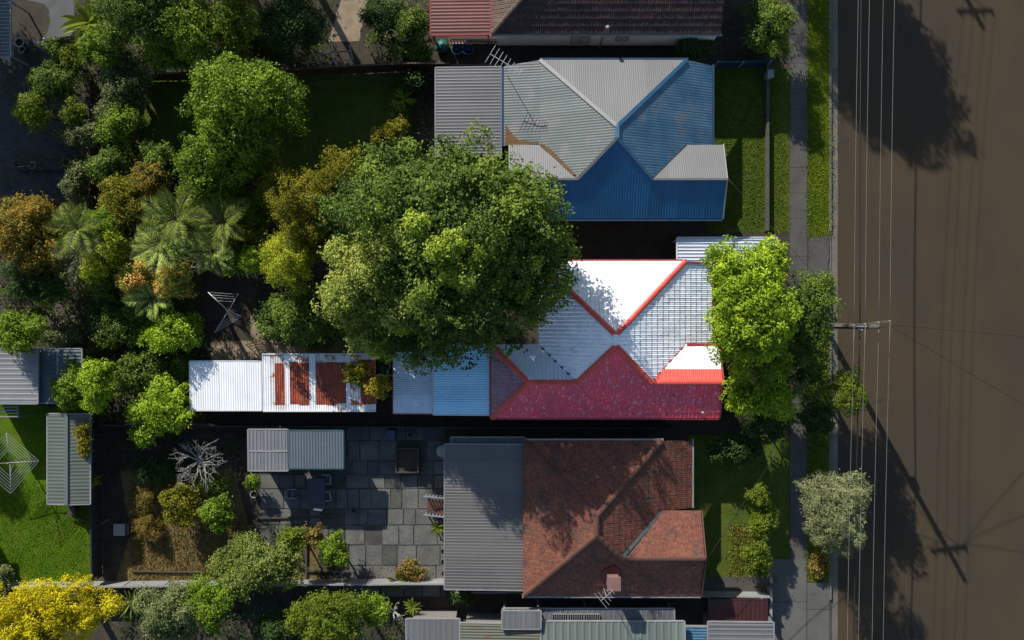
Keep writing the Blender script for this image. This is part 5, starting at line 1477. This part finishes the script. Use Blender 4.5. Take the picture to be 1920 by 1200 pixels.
def rosette(name, label, cat, px, py, z, n, L_, wid, kind, seed, up=.5, group=None):
    """strap leaves radiating from a point, each leaf its own object"""
    rng = np.random.default_rng(seed); cx, cy, _ = P(px, py, z)
    r = thing(name, label, cat, (cx, cy, 0), group)
    mb = MB(); mb.tube([(cx, cy, -.03), (cx, cy, z)], [.1, .07], 8); mb.build('stem', M['bark'], r, True)
    me = bpy.data.meshes.new('leaf'); v = []; f = []
    for i, t_ in enumerate(np.linspace(0, 1, 6)):
        w = wid * .5 * (math.sin(math.pi * (t_ * .85 + .12)) ** .7 if t_ < 1 else .02)
        zz = L_ * (.25 * t_ - .35 * t_ * t_)
        v += [(L_ * t_, -w, zz + w * .4), (L_ * t_, 0, zz), (L_ * t_, w, zz + w * .4)]
    for i in range(5):
        a = i * 3; f += [(a, a + 1, a + 4, a + 3), (a + 1, a + 2, a + 5, a + 4)]
    me.from_pydata(v, [], f); me.materials.append(LM[kind]); at = me.attributes.new('tint', 'FLOAT', 'FACE'); at.data.foreach_set('value', np.full(len(f), .6, np.float32))
    for i in range(n):
        o = bpy.data.objects.new('leaf', me); COL.objects.link(o); o.parent = r
        o.location = (0, 0, z * rng.uniform(.8, 1)); o.rotation_euler = (rng.normal() * .2, -rng.uniform(0, up * 2), i * 2.4 + rng.normal() * .2); s = rng.uniform(.75, 1.1); o.scale = (s,) * 3


rosette('yucca', 'spiky yucca rosette beside the yellow wattle tree', 'yucca', 246, 1130, 1.2, 34, 1.0, .09, 'frond', 51)
rosette('yucca', 'spiky dark rosette between lime trees below white fence', 'yucca', 672, 1140, 1.4, 26, .9, .08, 'mid', 52)
rosette('fern_clump', 'arching fern clump in front of the white fence', 'fern', 745, 1090, .5, 26, .8, .16, 'limedim', 53, .35)
rosette('lime_strap_plant', 'lime strap leaved plant right of the bare tree', 'plant', 773, 1138, 1.2, 30, .6, .1, 'limedim', 54)
rosette('lime_strap_plant', 'small lime plant at foot of the brown steps', 'plant', 821, 988, .9, 22, .55, .1, 'limedim', 55)
rosette('banana_plant', 'broad leaved banana plant right of the shade sail', 'banana plant', 165, 40, 3.0, 14, 1.7, .42, 'limedim', 56, .5)
rosette('banana_plant', 'banana plant below the broad leaved one', 'banana plant', 165, 92, 2.6, 12, 1.5, .38, 'limedim', 57, .5)
rosette('agave', 'dark spiky plant beside the grey skillion', 'agave', 757, 185, .5, 20, .8, .09, 'mid', 58, .4)
rosette('strap_lily', 'strap leaved lily clump above the tan fence', 'lily', 378, 90, 1.2, 26, 1.1, .09, 'limedim', 59, .5)


def bare_tree(label, px, py, z, rad, n, seed, name='bare_tree', flat_=.35, thick=.05, m='pale_bark'):
    rng = np.random.default_rng(seed); cx, cy, _ = P(px, py, z)
    r = thing(name, label, 'tree', (cx, cy, 0))
    mb = MB(); mb.tube([(cx, cy, -.05), (cx + .05, cy + .03, z * .5), (cx, cy, z * .75)], [thick * 2, thick * 1.6, thick * 1.3], 8); mb.build('trunk', M[m], r, True)
    mb = MB()

    def grow(p, d, L_, th, lev):
        mid = p + d * L_ * .5 + Vector(rng.normal(size=3) * L_ * .06); e = p + d * L_
        mb.tube([p, mid, e], [th, th * .8, th * .55], 5 if lev == 0 else 4, cap=False)
        if lev < 3:
            for _ in range(rng.integers(2, 4)):
                nd = (d + Vector(rng.normal(size=3) * .5) + Vector((0, 0, .12))).normalized()
                grow(mid.lerp(e, rng.uniform(.2, 1)), nd, L_ * rng.uniform(.5, .75), th * .55, lev + 1)
    for i in range(n):
        a = i * 2.4 + rng.normal() * .3; d = Vector((math.cos(a), math.sin(a), flat_ + abs(rng.normal()) * .4)).normalized()
        grow(Vector((cx, cy, z * .7)), d, rad * rng.uniform(.4, .6), thick, 0)
    mb.build('branches', M[m], r)


bare_tree('leafless grey shrub with tangled branches in dry garden', 365, 868, 2.7, 1.75, 17, 61, thick=.04)
bare_tree('small leafless pale tree below the white fence', 737, 1150, 1.6, 1.0, 6, 62, thick=.055)
bare_tree('fallen leafless branches beside the big dark tree', 668, 655, 2.6, 1.5, 9, 63, thick=.03)
bare_tree('thin bare branches overhanging the rusty shed', 720, 705, 3.2, 1.2, 5, 64, thick=.025)
bare_tree('bare brown twigs in the lower garden bed', 640, 1078, .8, 1.1, 6, 65, thick=.025)
bare_tree('dead pruned branches between dark shrubs in the lot', 350, 500, 2.6, 1.2, 6, 66, thick=.03)

# ------------------------------------------------------------------ trees and shrubs
def T(name, label, cat, ells, kind, **k):
    if not isinstance(ells, list):
        r_ = np.random.default_rng(900 + PN[0]); px, py, z, rx, ry, rz = ells
        ells = [(px, py, z, rx * .74, ry * .74, rz * .95)]
        a0 = r_.uniform(0, 6)
        for i in range(5):
            a = a0 + i * 1.257 + r_.uniform(-.4, .4); f = r_.uniform(.5, .78); q = r_.uniform(.34, .55)
            ells.append((px + rx * f * math.cos(a), py + ry * f * math.sin(a), max(.25, z - rz * r_.uniform(-.25, .5)), rx * q, ry * q, rz * r_.uniform(.45, .75)))
    return plant(name, label, cat, ells, kind, **k)


# big trees
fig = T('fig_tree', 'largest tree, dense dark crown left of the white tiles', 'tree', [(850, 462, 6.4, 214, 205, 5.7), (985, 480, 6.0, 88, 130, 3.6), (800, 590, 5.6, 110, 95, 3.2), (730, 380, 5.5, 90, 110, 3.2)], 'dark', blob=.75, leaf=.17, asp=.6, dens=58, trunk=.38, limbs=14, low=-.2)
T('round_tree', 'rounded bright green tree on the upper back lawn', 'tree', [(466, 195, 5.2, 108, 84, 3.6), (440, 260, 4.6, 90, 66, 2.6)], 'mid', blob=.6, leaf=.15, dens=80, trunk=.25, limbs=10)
T('dense_tree', 'darker tree below the rounded bright tree', 'tree', [(400, 320, 4.0, 70, 62, 2.4)], 'mid', blob=.6, leaf=.15, dens=70, trunk=.2)
T('bushy_tree', 'pale yellowish tree crown on the left flank of largest tree', 'tree', [(700, 500, 7.6, 88, 66, 3.2), (655, 560, 5.8, 60, 55, 2.4), (765, 560, 7.4, 60, 62, 2.6), (690, 632, 4.8, 46, 32, 1.6), (735, 470, 8.6, 60, 44, 2.4)], 'pale', blob=.5, leaf=.14, dens=80, trunk=.2)
T('feathery_tree', 'yellow green feathery tree above the lot', 'tree', [(575, 385, 5.2, 74, 72, 2.6), (640, 325, 4.6, 48, 46, 1.9)], 'gold', blob=.5, leaf=.13, asp=.32, dens=120, trunk=.18, along_up=.7)
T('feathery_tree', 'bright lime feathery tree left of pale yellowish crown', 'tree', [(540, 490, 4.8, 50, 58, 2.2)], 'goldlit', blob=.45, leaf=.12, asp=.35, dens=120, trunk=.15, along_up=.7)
T('leafy_tree', 'dark green leafy tree between lime feathery tree and rusty shed', 'tree', [(552, 590, 3.4, 62, 55, 2.0)], 'dark', blob=.5, leaf=.13, dens=80, trunk=.15)
T('street_tree', 'bright lime tree overhanging the front of tiled house', 'tree', [(1398, 560, 7.0, 80, 105, 2.6), (1425, 690, 4.6, 62, 88, 1.9), (1415, 600, 7.5, 56, 80, 1.8), (1350, 500, 6.0, 34, 44, 1.3), (1440, 480, 6.0, 40, 34, 1.4), (1362, 640, 6.0, 36, 40, 1.4), (1462, 590, 6.8, 34, 50, 1.5), (1385, 740, 4.0, 34, 34, 1.2), (1455, 750, 3.8, 34, 36, 1.2)], 'lime', blob=.42, leaf=.19, asp=.34, dens=70, trunk=.22, limbs=14, low=-.1)
T('street_tree_dim_side', 'kerb side of the lime tree, dimming put into leaf colour', 'tree', [(1518, 585, 5.4, 48, 85, 2.0), (1505, 690, 4.2, 40, 60, 1.5), (1535, 545, 5.4, 26, 30, 1.2), (1500, 640, 5.6, 30, 40, 1.2)], 'dark', blob=.45, leaf=.15, asp=.36, dens=75, trunk=.14)  # outer part of the lime street tree, its dimming put into darker leaves
T('verge_shrub', 'small bright tree on verge below the power pole', 'tree', [(1584, 735, 4.6, 44, 46, 1.5)], 'limedim', blob=.35, leaf=.13, asp=.4, dens=100, trunk=.09)
T('olive_tree', 'grey green olive tree on the roadside verge', 'tree', [(1578, 925, 5.0, 54, 42, 1.5), (1552, 970, 5.2, 52, 54, 1.7), (1578, 1002, 4.8, 44, 38, 1.4), (1532, 925, 4.9, 34, 38, 1.3)], 'olive', blob=.38, leaf=.16, asp=.2, dens=120, trunk=.13, along_up=1.2)
T('wattle_tree', 'golden yellow flowering wattle tree in bottom left corner', 'tree', [(100, 1145, 4.2, 118, 66, 2.3), (40, 1190, 3.8, 90, 60, 2.0)], 'wattle', blob=.42, leaf=.085, asp=.7, dens=210, trunk=.2, limbs=10)
rngf = np.random.default_rng(5)
E = [(P(px, py, z), (rx / PPM * .8, rx / PPM * .8, .8)) for px, py, z, rx in ((815, 468, 11.6, 26), (848, 458, 11.8, 30), (835, 510, 11.0, 26), (872, 520, 10.6, 30), (800, 548, 10.2, 24), (905, 470, 10.8, 18), (890, 560, 9.4, 18), (930, 520, 9.4, 12), (980, 545, 8.0, 13), (1000, 495, 8.4, 12), (760, 610, 7.6, 22), (815, 640, 6.6, 14), (720, 655, 5.6, 22), (780, 420, 11.6, 26), (700, 410, 9.4, 28))]
p_, n_, t_, b_, f_ = crown_points(rngf, E, .36, 90, 1.0, -.3)
me = leaf_mesh('young_leaves', p_, n_, .15 * rngf.uniform(.6, 1.3, len(p_)), .6, t_, None, rngf)
o = link_mesh('young_leaves', me, [LM['young']]); o.parent = fig; o.location = -WL[fig.name]; o['label'] = 'scattered lighter yellow green leaf bunches'
# upper left garden
for a in (('garden_tree', 'dark leafy tree at the top edge right of bananas', 255, 30, 4.6, 74, 58, 2.2, 'dark', .55), ('garden_tree', 'mid green tree at the top edge, centre of left garden', 350, 55, 4.4, 74, 62, 2.2, 'mid', .5),
          ('garden_tree', 'bright yellow green tree left of the dark hollow', 446, 40, 4.4, 40, 76, 2.2, 'limedim', .45), ('climbing_vine', 'grey green vine mound left of the tan steel fence', 235, 160, 2.4, 54, 58, 1.4, 'ivy', .4),
          ('garden_shrub', 'bright rounded shrub at the left edge of back lawn', 222, 235, 2.6, 40, 38, 1.3, 'mid', .38), ('climbing_vine', 'pale vine hanging over the top of tan slatted fence', 165, 250, 2.2, 40, 22, .9, 'ivy', .3),
          ('garden_shrub', 'lime shrub in the shaded left garden, left one', 62, 205, 2.6, 32, 36, 1.2, 'limedim', .34), ('garden_shrub', 'small lime shrub touching the red fence capping', 138, 212, 2.6, 22, 22, 1.0, 'limedim', .28),
          ('garden_shrub', 'dark shrub above the lime shrubs in left garden', 100, 155, 2.4, 45, 34, 1.2, 'dark', .4), ('climbing_vine', 'pale ivy column along the tan slatted fence', 142, 345, 1.8, 17, 48, 1.1, 'ivy', .28),
          ('garden_shrub', 'yellow green conifer shrub under the shade sail corner', 135, 115, 2.2, 13, 30, 1.3, 'limedim', .25), ('garden_tree', 'very dark tree at top edge beside the pale path', 545, 45, 4.0, 68, 62, 2.0, 'deep', .5),
          ('garden_shrub', 'dark bush above the cold frame', 505, 95, 2.4, 42, 32, 1.2, 'deep', .4), ('garden_shrub', 'dark leafy bush right of the pale dirt path', 715, 30, 2.0, 42, 34, 1.2, 'deep', .4),
          ('garden_shrub', 'dark bush beside the patio pots', 772, 48, 2.0, 34, 34, 1.1, 'dark', .36), ('garden_shrub', 'low olive bush along the steel fence', 770, 92, 1.2, 40, 18, .8, 'dark', .28),
          ('garden_shrub', 'low dark plant at foot of steel fence', 775, 150, 1.0, 26, 18, .7, 'deep', .26), ('garden_shrub', 'small yellow green shrub on edge of back lawn', 745, 205, 1.4, 10, 14, .7, 'limedim', .22),
          ('garden_shrub', 'yellow green bush right above the largest tree', 740, 248, 2.4, 26, 24, 1.0, 'gold', .3), ('garden_shrub', 'narrow yellow shrub left of yellow green bush', 712, 260, 2.2, 10, 20, .9, 'gold', .22)):
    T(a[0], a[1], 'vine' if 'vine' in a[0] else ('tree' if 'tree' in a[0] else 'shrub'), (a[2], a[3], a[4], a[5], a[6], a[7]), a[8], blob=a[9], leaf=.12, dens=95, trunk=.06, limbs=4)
# middle left
for a in (('garden_shrub', 'olive shrub above the large palm, left', 235, 372, 3.0, 46, 44, 1.6, 'gold', .4), ('garden_shrub', 'yellowing shrub above the large palm, right', 285, 340, 3.2, 34, 30, 1.5, 'orange', .36),
          ('garden_shrub', 'feathery shrub right of the feather palms', 520, 345, 3.6, 40, 44, 1.8, 'gold', .4), ('garden_shrub', 'dark shrub between palms and feathery tree', 470, 395, 2.8, 40, 44, 1.4, 'mid', .4),
          ('grevillea', 'large orange tinged shrub at the left edge', 42, 425, 3.6, 68, 58, 1.8, 'orange', .42), ('grevillea', 'orange olive shrub below the large orange one', 88, 470, 3.0, 50, 46, 1.6, 'orange', .38),
          ('garden_shrub', 'dark shrub below the orange shrubs at left', 60, 525, 2.4, 56, 36, 1.3, 'deep', .4), ('garden_tree', 'round dark green tree above the ribbed garage', 38, 625, 3.6, 46, 44, 1.7, 'mid', .42),
          ('garden_shrub', 'small bright shrub beside the pinkish paving', 70, 590, 1.4, 14, 18, .8, 'limedim', .22), ('garden_shrub', 'grey variegated bush below the pinkish paving', 112, 632, 1.6, 34, 20, .9, 'ivy', .28),
          ('garden_shrub', 'green shrub pressed against the teal shed', 138, 722, 2.8, 34, 46, 1.4, 'mid', .36), ('garden_tree', 'green tree straddling the left lot boundary', 185, 722, 3.4, 34, 52, 1.7, 'lime', .4),
          ('grevillea', 'yellow flowering shrub in the lot corner', 212, 470, 3.4, 30, 36, 1.5, 'goldlit', .32), ('bottlebrush', 'orange tipped bottlebrush shrub, left of two', 255, 525, 3.0, 38, 40, 1.5, 'orangelit', .34),
          ('bottlebrush', 'yellow orange bottlebrush shrub, right of two', 326, 530, 3.2, 40, 38, 1.5, 'orangelit', .34), ('garden_shrub', 'dark undergrowth below the bottlebrush shrubs', 235, 610, 1.6, 62, 50, 1.2, 'dark', .42),
          ('garden_shrub', 'grey green undergrowth left of white shed', 270, 690, 1.4, 56, 48, 1.0, 'dark', .4), ('lime_shrub', 'vivid lime shrub above the white shed', 325, 625, 2.7, 66, 44, 1.2, 'lime', .4),
          ('lime_shrub', 'vivid lime shrub left of the white shed', 302, 762, 2.7, 54, 52, 1.3, 'lime', .4), ('garden_shrub', 'shaded bush right of the palms on lot', 445, 470, 2.4, 46, 34, 1.3, 'mid', .42),
          ('garden_shrub', 'shaded bush under the pale yellowish crown', 620, 600, 2.2, 44, 42, 1.2, 'dark', .4), ('garden_shrub', 'yellow leaved sapling over the rusty shed, lower right', 708, 725, 3.4, 20, 18, .8, 'yellow', .25),
          ('garden_shrub', 'yellow leaved sapling over the rusty shed, upper', 702, 645, 3.6, 22, 16, .8, 'yellow', .25), ('garden_shrub', 'brownish sapling overhanging rusty shed roof', 668, 700, 3.2, 26, 26, .7, 'gold', .2),
          ('garden_shrub', 'dark bush in gap between rusty shed and porch', 722, 690, 1.6, 16, 50, 1.1, 'deep', .34), ('garden_shrub', 'dark weeds at left edge of the lot', 195, 590, 1.4, 26, 60, 1.0, 'deep', .38),
          ('garden_shrub', 'small green weeds along the dirt path edge', 590, 640, .8, 30, 12, .5, 'mid', .22)):
    T(a[0], a[1], 'tree' if 'tree' in a[0] else 'shrub', (a[2], a[3], a[4], a[5], a[6], a[7]), a[8], blob=a[9], leaf=.12, dens=95, trunk=.06, limbs=4)
# lower gardens and right side
for a in (('garden_shrub', 'dark leafy bush beside the brown tiled house', 1440, 48, 2.4, 48, 54, 1.4, 'dark', .4), ('garden_shrub', 'yellowish bush at the lower end of leafy front bush', 1452, 82, 2.0, 26, 22, 1.0, 'limedim', .28),
          ('garden_shrub', 'dark shrub against white wall at top edge', 1300, 90, 1.6, 40, 16, .9, 'deep', .3), ('topiary_shrub', 'cloud pruned shrub, topmost on lower front lawn', 1424, 932, 1.6, 24, 26, .7, 'limedim', .22),
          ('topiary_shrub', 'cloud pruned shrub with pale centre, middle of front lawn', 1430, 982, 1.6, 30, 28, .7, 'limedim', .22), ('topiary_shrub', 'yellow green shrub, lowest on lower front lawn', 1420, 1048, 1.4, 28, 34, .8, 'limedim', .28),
          ('weed_clump', 'dry yellow weed clump on the verge corner', 1536, 1058, .4, 18, 28, .4, 'straw', .2), ('hay_mound', 'straw coloured grass mound in the dry garden', 277, 988, .5, 28, 24, .7, 'straw', .3),
          ('hay_mound', 'dry grass clump above the straw mound', 268, 940, .5, 24, 34, .5, 'straw', .3), ('garden_shrub', 'olive green shrub in the dry garden', 335, 945, 1.6, 38, 42, 1.0, 'gold', .34),
          ('garden_shrub', 'round green citrus shrub on the dry garden', 412, 960, 1.8, 32, 32, 1.2, 'mid', .34), ('citrus_tree', 'wide green citrus tree above the white fence', 490, 1055, 2.8, 84, 58, 1.6, 'pale_dim', .45),
          ('garden_shrub', 'yellow green shrub joined to citrus tree top', 548, 1008, 2.2, 28, 24, 1.0, 'limedim', .3), ('garden_shrub', 'dark green bush in lower garden bed', 628, 1032, 1.6, 26, 32, 1.0, 'mid', .3),
          ('garden_shrub', 'grey green leafy tree right of the yucca', 322, 1142, 3.4, 62, 56, 1.8, 'ivy', .42), ('garden_shrub', 'dark green tree below the long white fence', 392, 1130, 3.4, 44, 48, 1.6, 'mid', .4),
          ('lime_tree', 'lime green feathery tree at the bottom edge', 620, 1160, 3.6, 66, 58, 1.9, 'limedim', .42), ('garden_shrub', 'green bush right of the lime feathery tree', 700, 1140, 2.8, 26, 30, 1.2, 'mid', .32),
          ('garden_shrub', 'blue grey dome shrub at the left edge', 8, 1082, 1.2, 15, 24, .8, 'ivy', .24), ('climbing_vine', 'golden creeper hanging over green shed edge', 158, 822, 2.5, 14, 32, .7, 'yellow_dim', .25),
          ('garden_shrub', 'green sprig poking over the lot boundary fence', 270, 818, 2.4, 22, 20, .8, 'lime', .26), ('garden_shrub', 'small green weed on top of dark palings', 175, 903, 1.6, 8, 12, .4, 'mid', .16),
          ('garden_shrub', 'small potted bush at left end of slabs', 474, 906, .9, 14, 12, .5, 'mid', .2), ('garden_shrub', 'dark low shrub beside the leafless grey shrub', 300, 880, .8, 40, 26, .7, 'deep', .3),
          ('garden_shrub', 'dark bush in the corner under the white fence', 870, 1118, 1.0, 20, 10, .6, 'deep', .25), ('garden_shrub', 'brown dying bush on the lower slabs', 770, 1072, .7, 30, 20, .5, 'straw', .26),
          ('garden_shrub', 'brownish fern bush above green bush in bed', 588, 1005, 1.0, 18, 22, .6, 'straw', .26), ('garden_shrub', 'green shrub above the terracotta side lawn', 1380, 840, 1.6, 50, 30, 1.0, 'deep', .36),
          ('garden_shrub', 'dark shrub at the foot of bright street tree', 1440, 790, 2.0, 50, 34, 1.2, 'deep', .38), ('garden_shrub', 'shaded shrub below the small verge tree', 1530, 780, 1.6, 36, 40, 1.0, 'deep', .36)):
    nm = a[0]
    T(nm, a[1], 'tree' if 'tree' in nm else ('vine' if 'vine' in nm else ('grass' if 'hay' in nm or 'weed' in nm else 'shrub')), (a[2], a[3], a[4], a[5], a[6], a[7]), a[8], blob=a[9], leaf=.12 if 'hay' not in nm else .2, asp=.55 if 'hay' not in nm else .1, dens=100, trunk=.06 if a[4] > 1 else 0, limbs=4)
# trees beyond the top edge whose shadows lie across the road; then unseen trees added to shade left yards and rear lawn
T('tall_gum_tree', 'tall tree beyond the top edge shading the road', 'tree', [(1430, -600, 9.0, 125, 120, 3.6), (1500, -545, 8.8, 95, 80, 3.0), (1450, -480, 7.4, 80, 80, 2.8)], 'dark', blob=.7, leaf=.2, dens=60, trunk=.3, limbs=12, low=-.6)

for lb, px, py, z, rx, ry in (('unseen tree added for shade beyond top edge, leftmost of row', 170, -210, 7.0, 90, 80), ('unseen tree added for shade beyond top edge, second of row', 330, -230, 7.5, 100, 80),
                              ('unseen tree added for shade beyond top edge, third of row', 480, -220, 7.0, 90, 80), ('unseen tree added for shade beyond left edge near the sail', -330, -300, 7.5, 110, 120),
                              ('unseen tree added for shade beyond left edge, above lush lawn', -380, 560, 5.5, 70, 110), ('unseen tree added for shade beyond left edge, level with tan fence', -270, -130, 6.5, 90, 110)):
    T('garden_tree', lb, 'tree', (px, py, z, rx, ry, 2.6), 'dark', blob=.7, leaf=.2, dens=40, trunk=.22, limbs=8, low=-.6)


def ground_cover(name, label, rects, kind, per_m2, hmax, leaf, seed):
    """low leafy cover of uneven height"""
    rng = np.random.default_rng(seed); pts = []
    for (a, b, c, d) in rects:
        x0, x1, y0, y1 = GX(a), GX(c), GY(d), GY(b); n = int((x1 - x0) * (y1 - y0) * per_m2)
        pts.append(np.stack([rng.uniform(x0, x1, n), rng.uniform(y0, y1, n), np.zeros(n)], 1))
    p = np.concatenate(pts); n = len(p); p[:, :2] += rng.normal(size=(n, 2)) * .2
    f = np.sin(p[:, 0] * 1.9 + 2 * np.sin(p[:, 1] * 1.3)) * np.sin(p[:, 1] * 2.3 + 1.7 * np.sin(p[:, 0] * .9))
    keep = rng.random(n) < .55 + .5 * f; p = p[keep]; f = f[keep]; n = len(p)
    p[:, 2] = .05 + hmax * np.clip(.45 + .55 * f, 0, 1) * rng.uniform(.3, 1, n)
    me = leaf_mesh(name, p, nrm(rng.normal(size=(n, 3)) + np.array([0, .2, .9])), leaf * rng.uniform(.6, 1.5, n), .5, np.clip(.4 + .3 * f + rng.normal(size=n) * .2, 0, 1), None, rng)
    o = link_mesh(name, me, [LM[kind]]); tag(o, label, 'plants', kind='stuff')


ground_cover('undergrowth', 'dark leafy undergrowth between garden shrubs', [(140, 0, 620, 128), (690, 0, 806, 118), (0, 380, 160, 650), (165, 445, 380, 790), (480, 560, 730, 640), (120, 130, 260, 440), (170, 300, 500, 445)], 'dark', 170, 1.1, .16, 71)
ground_cover('undergrowth', 'dark low weeds in the lower and front gardens', [(1322, 500, 1478, 800), (205, 800, 460, 890), (225, 1108, 760, 1200), (1355, 10, 1478, 120), (1516, 560, 1552, 840), (440, 985, 575, 1090), (735, 100, 812, 290)], 'deep', 120, .5, .15, 72)
ground_cover('leaf_litter', 'fallen leaf litter over bare garden soil', [(200, 445, 720, 790), (215, 800, 470, 1095), (560, 1000, 660, 1095), (655, 1060, 830, 1098)], 'straw', 22, .04, .09, 73)

r = thing('neighbour_house', 'house beyond the left edge shading the lush lawn', 'house', (GX(-240), GY(1000), 0))
lean_roof(r, GX(-330, 3.2), GY(1112, 3.2), GX(-122, 3.2), GY(905, 3.2), (-1, 0), 3.15, .06, M['shed_grey'], .2, .012, .9, rib='rib', trim=M['dim_white'], wall=M['wall_white'])
for lb, px, py, z, rx, ry, rz, kd in (('dark tree in gap between pale palm and orange shrubs', 195, 425, 3.2, 42, 36, 1.5, 'mid'), ('dark shrub behind the large palm, near round tree', 380, 372, 3.2, 40, 36, 1.5, 'mid'),
                                      ('olive green shrub wedged between palms and dark hollow', 455, 440, 3.0, 40, 30, 1.4, 'gold'), ('dark leafy shrub left of the bottlebrush shrubs', 195, 535, 2.2, 30, 36, 1.2, 'dark'),
                                      ('green shrub between orange shrub and pinkish paving', 95, 545, 2.2, 34, 26, 1.1, 'dark'), ('dark shrub filling ground right of vivid lime shrub', 270, 585, 2.0, 36, 30, 1.1, 'dark'),
                                      ('yellow green shrub under the feathery trees', 600, 450, 4.0, 44, 40, 1.7, 'gold'), ('olive shrub above the tan slatted fence end', 205, 315, 2.6, 36, 30, 1.3, 'dark'),
                                      ('leafy shrub left of round tree by lawn corner', 300, 300, 2.6, 34, 28, 1.2, 'dark'), ('dark bush filling the top corner behind bananas', 200, 85, 3.2, 44, 40, 1.6, 'mid'),
                                      ('green bush above the tan steel fence centre', 320, 105, 2.8, 52, 26, 1.3, 'mid'), ('yellow green bush above steel fence beside lily', 430, 112, 2.8, 34, 26, 1.2, 'limedim'),
                                      ('dark bush at upper edge of the painted shade sheet', 115, 90, 2.2, 22, 30, 1.1, 'dark'), ('ivy mound where tan fences meet', 215, 205, 2.2, 36, 28, 1.1, 'ivy'),
                                      ('dark shrub beside the white shed rear corner', 345, 690, 1.4, 22, 26, .9, 'dark'), ('low green shrub under leafless grey shrub', 400, 905, 1.0, 30, 22, .7, 'dark'),
                                      ('dark bush on bottom edge beside lime feathery tree', 520, 1180, 2.0, 46, 30, 1.2, 'deep')):
    T('garden_shrub', lb, 'shrub', (px, py, z, rx, ry, rz), kd, blob=.36, leaf=.12, dens=95, trunk=.05, limbs=4)
ground_cover('undergrowth', 'sparse dark plants on the painted shade sheet', [(0, 80, 128, 370)], 'deep', 45, .5, .15, 75)

# leaves and twigs fallen on paths, slabs and the gutter
ground_cover('leaf_litter', 'fallen leaves scattered over slabs and paths', [(490, 880, 834, 1092), (1482, 0, 1514, 1040), (1558, 0, 1574, 1200)], 'straw', 5, .03, .07, 76)

r = thing('white_awning', 'small off white sheet awning above rust streaked roof', 'awning', (GX(978), GY(1160), 0))
lean_roof(r, GX(942, 3.2), GY(1178, 3.2), GX(1013, 3.2), GY(1146, 3.2), (0, 1), 3.25, .02, M['pale_iron'], .3, .006, .9, rib='rib', trim=M['dim_white'])
for px in (945, 1010):
    mb = MB(); mb.box(GX(px, 3.2) - .04, GY(1149, 3.2) - .04, 0, GX(px, 3.2) + .04, GY(1149, 3.2) + .04, 3.2); mb.build('post', M['dim_white'], r)
T('garden_shrub', 'bright lime sprig between shaded palms and lime feathery tree', 'shrub', (474, 488, 3.6, 18, 26, 1.2), 'lime', blob=.28, leaf=.12, dens=95, trunk=.05, limbs=3)
T('garden_shrub', 'sunlit pale green sapling at the upper left lot corner', 'shrub', (180, 500, 3.6, 22, 32, 1.4), 'goldlit', blob=.3, leaf=.12, dens=95, trunk=.05, limbs=3)
